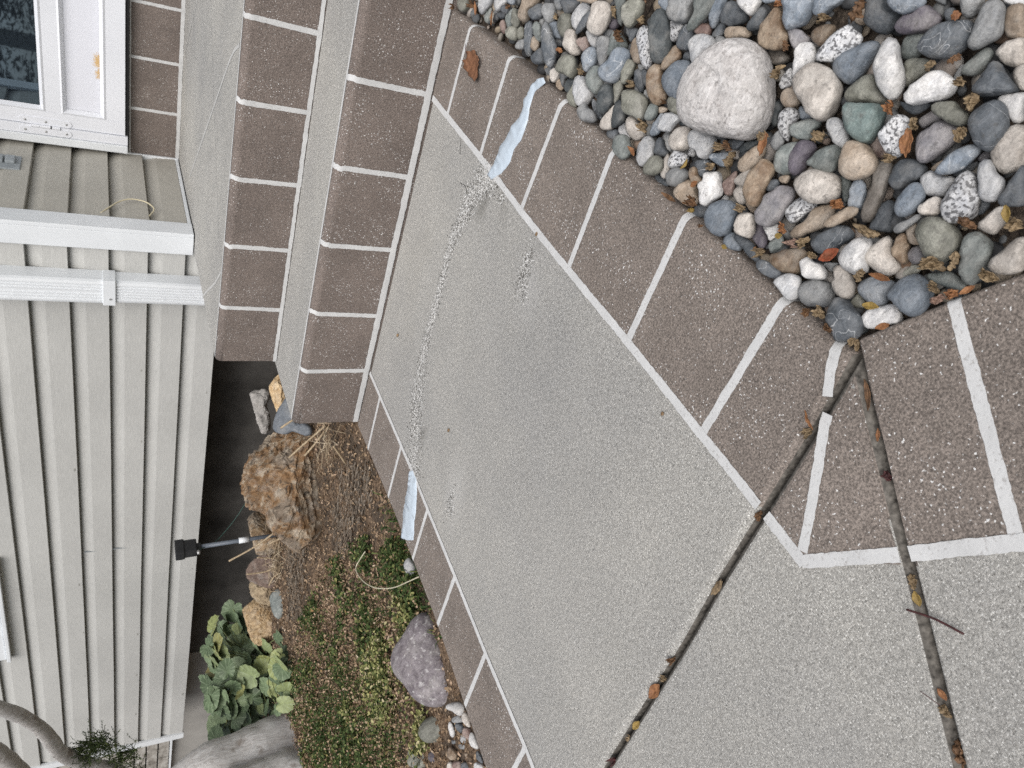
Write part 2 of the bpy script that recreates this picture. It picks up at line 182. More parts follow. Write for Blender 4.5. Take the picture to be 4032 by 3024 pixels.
n|0|-1369 4946 -170|86 -310 947|46|87 89 112 143 86 59 48 45 45 51 66 104 151 100 71 59 55 56 62 76|long greenish grey pebble between the oval blue-grey and the large round cream one
b|1|-1347 4707 -70|87 -303 949|71|122 145 167 131 101 85 79 80 89 110 140 145 157 132 104 90 84 85 92 105|oval blue-grey pebble between the large angular dark brown and the large round tan one
d|0|-743 3933 -170|50 -262 964|31|56 34 27 24 23 26 33 62 116 74 53 43 38 37 39 44 55 78 107 99|long dark slate pebble between the long blue-grey and the large oval speckled granite one
t|0|-816 4195 -170|54 -276 960|20|47 32 26 23 23 25 28 36 50 57 52 44 30 24 21 21 23 28 41 73|small long tan pebble between the round pale grey and the large oval mauve grey one
m|0|-586 3846 -170|39 -258 965|37|58 48 41 38 38 41 45 51 58 54 47 45 45 46 44 42 43 45 49 55|small oval mauve grey pebble among the river stones
n|2|-1277 3289 50|90 -231 969|111|176 202 209 194 156 123 102 97 105 136 183 233 236 146 120 113 113 120 134 156|large oval greenish grey pebble among the river stones
c|2|-1147 3031 50|82 -216 973|108|182 175 134 106 95 95 109 143 170 167 151 139 134 132 136 129 116 111 116 137|large oval cream pebble among the river stones
w|2|-1809 4275 50|120 -283 952|127|202 195 174 154 144 144 152 161 162 162 164 172 189 185 185 127 92 95 119 178|large round white pebble among the river stones
c|1|-1713 4089 -70|113 -270 956|133|121 206 193 168 155 155 168 168 156 142 137 144 163 189 198 195 141 102 94 98|large round cream pebble between the oval rusty orange and the large round white one
o|1|-1562 3982 -70|104 -265 959|67|90 142 147 122 95 82 77 79 86 91 97 110 138 154 93 70 63 67 77 81|oval rusty orange pebble between the large round cream and the oval tan one
m|0|-1562 3876 -170|103 -256 961|67|83 94 88 82 78 77 78 78 76 76 79 83 88 87 84 82 75 68 66 71|round mauve grey pebble among the river stones
b|1|-2004 3964 -70|132 -261 956|122|139 133 136 146 154 166 174 161 146 139 140 145 155 163 164 131 126 145 183 157|round blue-grey pebble between the oval white and the large round blue-grey one
b|2|-1819 3564 50|125 -244 962|154|181 195 188 176 177 179 189 210 166 160 166 185 205 199 179 167 165 173 174 173|large round blue-grey pebble among the river stones
w|1|-2177 3757 -70|144 -249 958|92|147 118 107 108 116 132 159 191 184 170 146 119 102 98 104 128 180 178 162 167|oval white pebble between the round blue-grey and the large round blue-grey one
n|1|-1579 3424 -70|108 -234 966|57|78 79 81 86 100 132 193 121 84 68 62 61 65 78 106 163 150 102 86 80|long greenish grey pebble between the large oval greenish grey and the large round blue-grey one
v|0|-1710 3832 -170|113 -253 961|35|70 61 52 46 44 46 53 69 101 100 59 45 39 38 41 48 65 86 95 82|long olive grey pebble between the large round blue-grey and the oval rusty orange one
v|0|-2230 4118 -170|143 -265 954|65|64 74 95 80 71 70 75 87 87 72 63 60 62 70 87 98 81 69 63 61|round olive grey pebble between the large angular dark slate and the round blue-grey one
k|0|-2426 3903 -170|157 -252 955|32|48 45 44 45 45 41 39 40 44 53 63 51 41 37 35 36 40 46 55 56|small oval black pebble beside the corner where both dark joints meet
d|2a|-2390 4000 50|158 -264 951|136|151 168 214 260 216 184 181 163 150 154 179 213 211 212 213 196 185 175 159 149|large angular dark slate pebble beside the corner where both dark joints meet
b|2a|-2293 6118 50|135 -361 923|142|219 208 212 212 207 199 194 202 215 211 217 222 225 216 198 189 187 190 201 228|large angular blue-grey pebble among the river stones
c|2a|-2203 5737 50|133 -347 928|96|144 145 144 144 140 128 122 125 138 136 126 128 141 169 146 122 112 112 119 133|angular cream pebble among the river stones
m|2|-1849 5479 50|114 -339 934|114|248 223 186 163 151 149 159 184 234 263 241 231 206 175 149 135 137 162 230 259|large oval mauve grey pebble between the large angular rusty orange and the angular cream one
p|1|-1751 5246 -70|109 -325 939|89|159 143 119 105 101 107 133 174 176 177 182 146 109 93 89 99 128 177 182 173|oval speckled granite pebble between the long tan and the large oval mauve grey one
t|1|-1782 5006 -70|112 -314 943|83|193 160 133 111 99 92 97 129 276 278 156 121 108 106 114 129 145 170 221 237|long tan pebble between the oval speckled granite and the large long dark slate one
t|2|-1573 4657 50|102 -303 947|52|111 80 67 62 63 70 87 129 193 154 102 74 62 58 60 69 89 141 174 145|long tan pebble between the large long dark slate and the large angular dark brown one
d|1|-1835 4701 -70|117 -300 947|95|167 138 120 115 119 136 170 210 213 203 179 145 124 112 110 117 145 224 213 189|large long dark slate pebble among the river stones
b|1|-2493 5896 -70|147 -347 926|74|88 101 119 128 127 121 118 114 103 94 91 93 99 113 139 141 113 96 87 84|round blue-grey pebble between the long dark slate and the angular cream one
d|1|-2436 5654 -70|145 -338 930|55|75 83 100 135 204 214 89 65 57 55 59 70 93 146 227 155 106 85 76 73|long dark slate pebble between the round blue-grey and the long dark slate one
d|2|-2448 5144 50|152 -320 935|59|68 73 85 108 143 161 145 110 88 77 72 74 83 103 133 160 153 99 78 69|long dark slate pebble between the oval rusty orange and the long dark slate one
o|1|-2274 5041 -70|141 -312 939|114|172 137 128 132 144 175 227 217 188 164 147 140 144 161 190 178 159 178 208 191|oval rusty orange pebble between the round pale grey and the angular white one
w|2a|-2165 4638 50|139 -298 944|85|83 83 97 147 152 164 131 107 108 114 110 103 103 114 137 169 150 123 105 90|angular white pebble between the large round mid grey and the oval rusty orange one
l|2|-2449 4793 50|155 -303 940|106|135 129 131 138 146 161 175 137 113 105 108 123 153 171 162 136 121 118 134 146|round pale grey pebble between the oval rusty orange and the large round mid grey one
g|1|-2381 4527 -70|151 -287 946|126|157 150 152 160 171 183 195 194 182 173 163 145 139 153 182 186 188 182 172 168|large round mid grey pebble among the river stones
c|2|-2089 4242 50|137 -279 950|84|110 135 177 188 159 101 87 94 110 120 132 146 162 173 154 131 114 101 96 99|oval cream pebble between the large round mid grey and the large round white one
g|0|-2095 4617 -170|132 -291 948|39|43 38 38 41 50 69 79 61 51 46 46 51 60 63 51 44 45 62 80 54|small oval mid grey pebble between the oval cream and the angular white one
w|0|-2160 5533 -170|129 -331 935|65|97 78 70 74 94 114 88 73 67 68 80 108 102 91 84 77 74 77 86 101|round white pebble between the large oval mauve grey and the angular cream one
u|0|-2283 5650 -170|136 -335 932|60|94 124 153 140 113 98 92 91 90 91 96 111 143 146 126 104 85 76 74 80|long dark purple pebble among the river stones
n|0|-2248 5383 -170|135 -324 936|54|114 104 78 69 68 74 86 95 92 100 112 94 83 79 79 81 80 81 87 100|oval greenish grey pebble between the oval rusty orange and the long dark slate one
c|1|-2071 8463 -70|106 -433 895|90|86 109 164 201 198 168 139 125 121 121 127 141 159 163 171 188 190 124 94 84|oval cream pebble between the oval greenish grey and the angular olive grey one
w|0|-2212 8822 -170|110 -438 892|59|76 105 119 118 113 105 101 97 84 72 68 71 81 106 163 83 59 52 53 59|small oval white pebble among the river stones
d|0|-2351 9053 -170|115 -443 889|61|75 66 64 70 88 109 110 104 88 77 74 75 82 87 89 92 99 102 102 91|small round dark slate pebble between the oval greenish grey and the angular black one
n|2|-2340 8444 50|120 -435 892|95|154 166 173 179 167 150 141 136 135 139 154 172 177 169 163 158 143 131 128 137|oval greenish grey pebble between the oval cream and the oval cream one
l|1a|-2236 8065 -70|117 -421 899|93|190 207 198 161 141 133 134 137 147 172 208 208 184 166 152 136 128 131 147 173|angular pale grey pebble between the round olive grey and the oval dark slate one
v|2|-2291 7647 50|124 -413 902|88|147 140 133 126 120 119 124 141 170 162 135 127 126 123 125 133 138 140 145 147|round olive grey pebble between the long cream and the angular pale grey one
d|1|-2086 7796 -70|111 -415 903|71|88 125 146 136 112 93 88 96 108 107 102 103 111 123 140 142 82 68 66 72|oval dark slate pebble between the angular pale grey and the round olive grey one
b|0|-1916 8176 -170|99 -423 901|45|216 137 89 70 62 60 65 77 103 129 137 124 110 102 94 76 63 57 57 64|long blue-grey pebble between the angular pale grey and the oval greenish grey one
l|2a|-1718 7710 50|93 -418 903|88|119 116 119 122 123 126 130 139 157 151 125 124 127 115 105 104 120 177 154 131|angular pale grey pebble beside the big pale boulder
g|0|-2004 7826 -170|106 -413 905|46|90 111 116 114 97 81 68 61 59 61 67 82 112 143 98 49 37 33 35 45|small long mid grey pebble between the oval dark slate and the round cream one
c|1|-1849 7497 -70|100 -407 908|107|172 164 158 155 148 153 162 163 166 167 166 164 155 158 170 164 140 130 151 182|round cream pebble beside the big pale boulder
l|1|-1741 7084 -70|97 -395 914|128|139 142 159 192 211 203 192 166 136 121 135 167 197 203 185 174 171 177 170 149|round pale grey pebble between the round cream and the oval blue-grey one
p|2|-2043 7257 50|113 -403 908|91|101 101 110 132 120 114 118 128 138 143 122 102 95 96 107 128 141 140 131 111|round speckled granite pebble among the river stones
c|1|-2250 7557 -70|121 -407 906|44|95 176 135 95 73 64 61 64 75 97 128 149 142 109 84 71 66 64 65 71|long cream pebble among the river stones
g|2|-2224 7144 50|124 -398 909|92|126 121 119 119 124 137 156 155 150 146 138 130 123 119 119 126 143 162 160 142|round mid grey pebble between the long cream and the round tan one
d|0|-2462 7626 -170|130 -404 905|36|47 50 58 75 110 131 101 65 50 44 43 45 53 71 111 134 87 65 54 49|small long dark slate pebble between the round mid grey and the long cream one
d|0|-2013 7011 -170|111 -388 915|76|112 103 102 108 118 119 107 98 94 98 108 123 132 119 97 87 87 97 117 126|round dark slate pebble between the oval rusty orange and the angular white one
o|1|-2124 6973 -70|118 -389 914|58|66 98 118 119 115 97 83 74 70 71 78 90 106 112 117 126 67 50 48 52|oval rusty orange pebble between the angular white and the round tan one
w|2a|-2092 6499 50|121 -377 918|116|201 204 198 194 145 159 169 153 151 175 219 222 171 160 168 179 166 146 147 172|angular white pebble between the long reddish brown and the round tan one
t|1|-2361 6963 -70|131 -387 913|119|150 167 173 169 171 179 190 179 149 134 131 140 162 181 200 192 159 142 138 140|round tan pebble between the round mid grey and the angular white one
b|1|-1774 6670 -70|101 -381 919|71|84 74 73 80 99 138 157 115 91 82 81 85 96 109 114 119 123 123 122 103|oval blue-grey pebble beside the big pale boulder
t|1|-1582 6216 -70|93 -365 926|74|170 131 106 94 92 99 120 157 180 192 187 140 110 96 92 97 111 137 177 209|long tan pebble between the large angular rusty orange and the oval cream one
p|0|-1932 7307 -170|105 -398 912|42|54 58 65 65 59 54 55 58 61 57 54 54 58 65 64 59 56 56 55 53|small round speckled granite pebble among the river stones
k|0|-1508 6437 -170|87 -371 925|41|69 58 53 53 58 68 84 102 125 114 72 55 48 46 48 56 75 111 136 92|small long black pebble among the river stones
n|1|-1384 5739 -70|84 -348 934|107|192 169 156 148 145 144 145 151 163 173 176 183 181 170 141 121 115 122 150 204|oval greenish grey pebble between the oval dark purple and the small round tan one
o|2a|-1734 5847 50|105 -354 929|106|248 264 217 176 147 134 135 153 184 207 230 272 261 153 123 113 115 129 166 232|large angular rusty orange pebble between the small oval dark slate and the oval cream one
c|1|-1819 6195 -70|107 -363 926|56|118 92 72 64 63 69 84 112 117 104 98 98 102 92 75 66 65 73 95 140|oval cream pebble between the large angular rusty orange and the oval blue-grey one
r|1|-1958 6348 -70|114 -368 923|55|167 132 91 83 83 88 93 93 96 104 119 134 142 105 78 67 62 63 71 94|long reddish brown pebble among the river stones
c|1|-2000 6122 -70|117 -359 926|58|85 102 111 104 99 96 86 78 75 76 81 91 107 115 106 91 79 71 69 73|oval cream pebble between the large angular rusty orange and the angular cream one
d|1|-1710 5753 -70|103 -347 932|48|73 63 59 59 65 73 82 89 86 80 74 69 66 66 65 66 71 83 94 86|small oval dark slate pebble between the large angular rusty orange and the oval cream one
t|1|-1586 5637 -70|96 -343 934|39|49 44 42 45 51 62 66 63 58 50 46 46 49 55 57 55 55 59 64 60|small round tan pebble among the river stones
t|0|-2072 5974 -170|121 -350 929|32|26 28 37 76 105 83 56 43 38 36 38 44 57 76 96 86 72 48 33 28|small long tan pebble between the large oval mauve grey and the angular cream one
d|0|-2464 6698 -170|138 -374 917|67|92 81 78 83 95 102 107 115 114 105 97 89 85 86 91 97 100 108 120 113|round dark slate pebble between the large angular blue-grey and the round tan one
d|0|-1685 7687 -170|90 -411 907|37|50 48 46 44 43 44 49 57 55 44 39 38 39 45 55 55 48 44 43 46|small round dark slate pebble between the round cream and the angular pale grey one
l|0|-2156 6402 -170|123 -365 923|36|42 45 48 48 47 48 53 61 62 47 38 35 35 38 46 64 65 51 44 41|small round pale grey pebble between the large angular blue-grey and the angular white one
d|0|-1555 6614 -170|89 -377 922|48|56 53 55 62 73 76 71 70 72 78 75 63 57 55 57 63 73 88 83 65|small round dark slate pebble between the long tan and the round pale grey one
n|1|-1763 8267 -70|92 -430 898|64|112 115 115 102 83 76 79 92 117 126 118 111 102 93 90 90 92 97 107 113|oval greenish grey pebble between the angular olive grey and the angular pale grey one
t|0|-1686 8189 -170|87 -425 901|38|44 42 43 48 58 69 68 67 67 59 49 44 43 45 49 59 76 78 59 49|small oval tan pebble between the angular pale grey and the oval greenish grey one
u|1|-1302 5577 -70|80 -342 936|98|176 173 168 146 130 122 118 124 142 167 198 205 169 128 102 93 98 123 178 184|oval dark purple pebble among the river stones
n|2a|-1182 5166 50|75 -329 941|110|151 137 127 120 119 129 160 190 159 137 128 128 137 152 147 135 133 141 160 166|angular greenish grey pebble among the river stones
c|2|-1442 5088 50|92 -324 942|153|166 164 176 202 216 225 252 229 209 194 180 173 176 188 211 235 227 220 214 187|large round cream pebble between the angular greenish grey and the oval speckled granite one
w|1g|-14738 7154 -250|501 -243 831|119|175 155 141 134 135 148 178 244 300 171 124 113 117 133 158 197 209 221 236 209|oval white stone among the river stones
c|1g|-14501 6738 -250|501 -233 833|64|98 111 125 137 150 155 134 118 110 106 102 101 106 121 153 178 129 104 93 92|small long cream stone among the river stones
g|1g|-14911 6984 -250|504 -236 830|67|126 101 85 78 76 80 91 116 151 162 117 87 73 69 71 81 103 136 142 139|small oval mid grey stone between the small long cream and the oval white one
w|1g|-15412 7029 -250|511 -233 828|47|71 77 94 136 175 145 111 85 72 68 70 80 103 148 166 141 113 92 78 71|small long white stone between the small oval dark slate and the oval white one
d|1g|-14962 6825 -250|507 -231 831|66|103 91 85 86 94 112 135 116 98 89 86 88 92 99 111 118 108 102 103 106|small oval dark slate stone between the small oval mid grey and the oval white one
r|1g|-14701 6545 -250|506 -225 833|78|116 117 114 113 119 129 127 120 116 111 104 103 109 124 139 126 113 108 110 113|small oval reddish brown stone among the river stones
l|0g|-15189 6656 -350|509 -223 831|57|81 75 76 85 106 119 96 84 80 82 90 94 94 95 96 93 93 98 103 93|small oval pale grey stone between the small long white and the small long cream one
w|1g|-14545 6263 -250|506 -218 834|65|78 85 103 144 185 165 138 118 107 104 105 105 110 122 146 182 169 115 90 80|small long white stone between the small oval reddish brown and the small round white one
d|1g|-14564 5919 -250|510 -207 835|45|56 61 72 93 130 127 100 85 77 74 71 70 73 83 103 140 117 80 64 57|small long dark slate stone among the river stones
d|0g|-15719 6880 -350|514 -225 828|44|67 59 52 48 48 52 60 73 74 74 73 67 54 47 45 46 53 67 86 78|small round dark slate stone among the river stones
o|1g|-15831 6672 -250|519 -219 826|87|114 110 113 125 150 156 143 138 141 140 127 118 116 119 126 141 163 157 137 124|small oval rusty orange stone among the river stones
g|0g|-15368 6576 -350|512 -219 830|57|95 71 60 56 58 65 82 109 112 103 93 77 66 62 63 70 83 95 107 116|small oval mid grey stone between the small long white and the small oval cream one
t|0g|-15327 6351 -350|514 -213 831|40|54 49 47 47 49 56 65 62 53 48 48 51 57 59 53 50 50 55 63 61|small round tan stone among the river stones
r|1g|-15781 6397 -250|521 -211 827|75|111 97 85 80 81 89 104 118 128 134 111 87 76 73 76 88 111 129 123 117|small round reddish brown stone among the river stones
w|1g|-14753 5811 -250|513 -202 834|75|99 87 81 81 88 102 109 109 111 118 117 95 80 75 76 84 103 128 123 112|small round white stone among the river stones
d|0g|-15527 6186 -350|518 -206 830|82|115 101 93 92 99 115 147 168 163 151 126 101 88 85 89 103 135 190 164 134|small oval dark slate stone between the small round white and the small oval cream one
c|1g|-16187 6569 -250|524 -213 825|60|84 95 103 103 101 95 84 79 80 87 101 104 94 89 90 96 100 90 82 80|small oval cream stone among the river stones
v|0g|-16563 7685 -350|517 -240 822|251|406 379 345 317 299 300 323 366 405 426 410 373 333 309 301 310 329 351 386 417|round olive grey stone between the small long white and the small oval rusty orange one
v|0g|-18031 7787 -350|532 -230 815|239|358 360 313 287 284 301 334 336 324 331 348 333 306 298 308 323 312 301 305 326|round olive grey stone between the small oval rusty orange and the oval white one
u|0g|-17164 7303 -350|527 -224 820|102|135 136 135 133 135 142 145 145 149 151 141 134 133 133 130 133 143 158 153 140|small round dark purple stone among the river stones
n|2g|-26889 19498 0|515 -373 772|258|431 482 557 611 587 534 488 427 386 377 398 457 556 660 583 501 445 404 391 402|oval greenish grey stone among the river stones
l|1g|-14398 10912 -250|454 -344 822|99|149 159 187 229 221 199 184 170 162 159 160 170 189 206 219 208 188 174 160 150|small oval pale grey stone between the oval greenish grey and the oval white one
"""
ROCK = {
 'big_rust': ([-1.8838, 1.876, 0.0856], [0.594, -0.592, 0.545], 0.1083, [0.15, 0.1589, 0.1618, 0.1757, 0.1786, 0.2069, 0.1821, 0.1767, 0.1595, 0.1393, 0.1294, 0.1203, 0.1221, 0.193, 0.2207, 0.1937, 0.162, 0.1468, 0.139, 0.1461], 'rock'),
 'back_orange': ([-1.7193, 2.2, 0.0805], [0.518, -0.663, 0.54], 0.0349, [0.0479, 0.054, 0.0689, 0.0996, 0.0825, 0.0636, 0.0541, 0.0478, 0.0443, 0.0436, 0.0461, 0.0549, 0.0774, 0.0955, 0.0765, 0.0644, 0.0575, 0.0518, 0.0476, 0.0462], 'rock'),
 'slab_blue': ([-1.6897, 1.98, 0.0846], [0.483, -0.566, 0.669], 0.0163, [0.0272, 0.0318, 0.052, 0.086, 0.0701, 0.0602, 0.0565, 0.0571, 0.0614, 0.0669, 0.0638, 0.0544, 0.0482, 0.0404, 0.0407, 0.0584, 0.0945, 0.0838, 0.0333, 0.0277], 'flat'),
 'grey_block': ([-2.0163, 2.45, 0.0758], [0.583, -0.708, 0.399], 0.0196, [0.0221, 0.0328, 0.0734, 0.0825, 0.0843, 0.0855, 0.0593, 0.041, 0.0293, 0.0258, 0.0262, 0.0299, 0.04, 0.0723, 0.1075, 0.0752, 0.0415, 0.0292, 0.0219, 0.0196], 'block'),
 'second_rust': ([-2.5068, 2.2, 0.0503], [0.64, -0.562, 0.524], 0.0899, [0.0943, 0.0954, 0.0933, 0.0899, 0.1054, 0.097, 0.0918, 0.0963, 0.0983, 0.0956, 0.0955, 0.0959, 0.0929, 0.091, 0.0927, 0.0955, 0.1013, 0.0996, 0.0936, 0.0929], 'rock'),
 'purple_brown': ([-2.7041, 2.14, 0.0181], [0.633, -0.501, 0.59], 0.059, [0.0824, 0.0725, 0.0671, 0.067, 0.0727, 0.0854, 0.1022, 0.1095, 0.1056, 0.0993, 0.0853, 0.0737, 0.0677, 0.0656, 0.0679, 0.0766, 0.0962, 0.1213, 0.1048, 0.092], 'rock'),
 'yellow_flat': ([-2.822, 2.12, 0.0389], [0.649, -0.488, 0.584], 0.0406, [0.059, 0.0523, 0.0467, 0.0451, 0.0477, 0.0564, 0.0901, 0.0786, 0.0639, 0.0568, 0.0523, 0.0488, 0.0477, 0.0494, 0.0552, 0.0673, 0.078, 0.0716, 0.0661, 0.0629], 'rock'),
 'tan_big': ([-2.9543, 2.05, 0.0486], [0.704, -0.488, 0.516], 0.0738, [0.0746, 0.0742, 0.0784, 0.0854, 0.0987, 0.1045, 0.1078, 0.1054, 0.0953, 0.0842, 0.0778, 0.0738, 0.0742, 0.0864, 0.0968, 0.1009, 0.1053, 0.1079, 0.0965, 0.0816], 'rock'),
 'boulder_purple': ([-1.5431, 0.8769, -0.03], [0.493, -0.28, 0.824], 0.0639, [0.071, 0.0785, 0.0959, 0.119, 0.1119, 0.0969, 0.0942, 0.101, 0.1016, 0.0905, 0.079, 0.0767, 0.0865, 0.0961, 0.1035, 0.1088, 0.1113, 0.0924, 0.0779, 0.071], 'smooth'),
 'boulder_pale': ([-0.1034, 0.6745, 0.018], [0.055, -0.356, 0.933], 0.041, [0.0556, 0.0557, 0.0549, 0.0539, 0.0544, 0.0571, 0.0597, 0.0614, 0.0618, 0.0555, 0.0506, 0.0496, 0.0528, 0.0607, 0.061, 0.0565, 0.0506, 0.0489, 0.0494, 0.0529], 'smooth'),
}
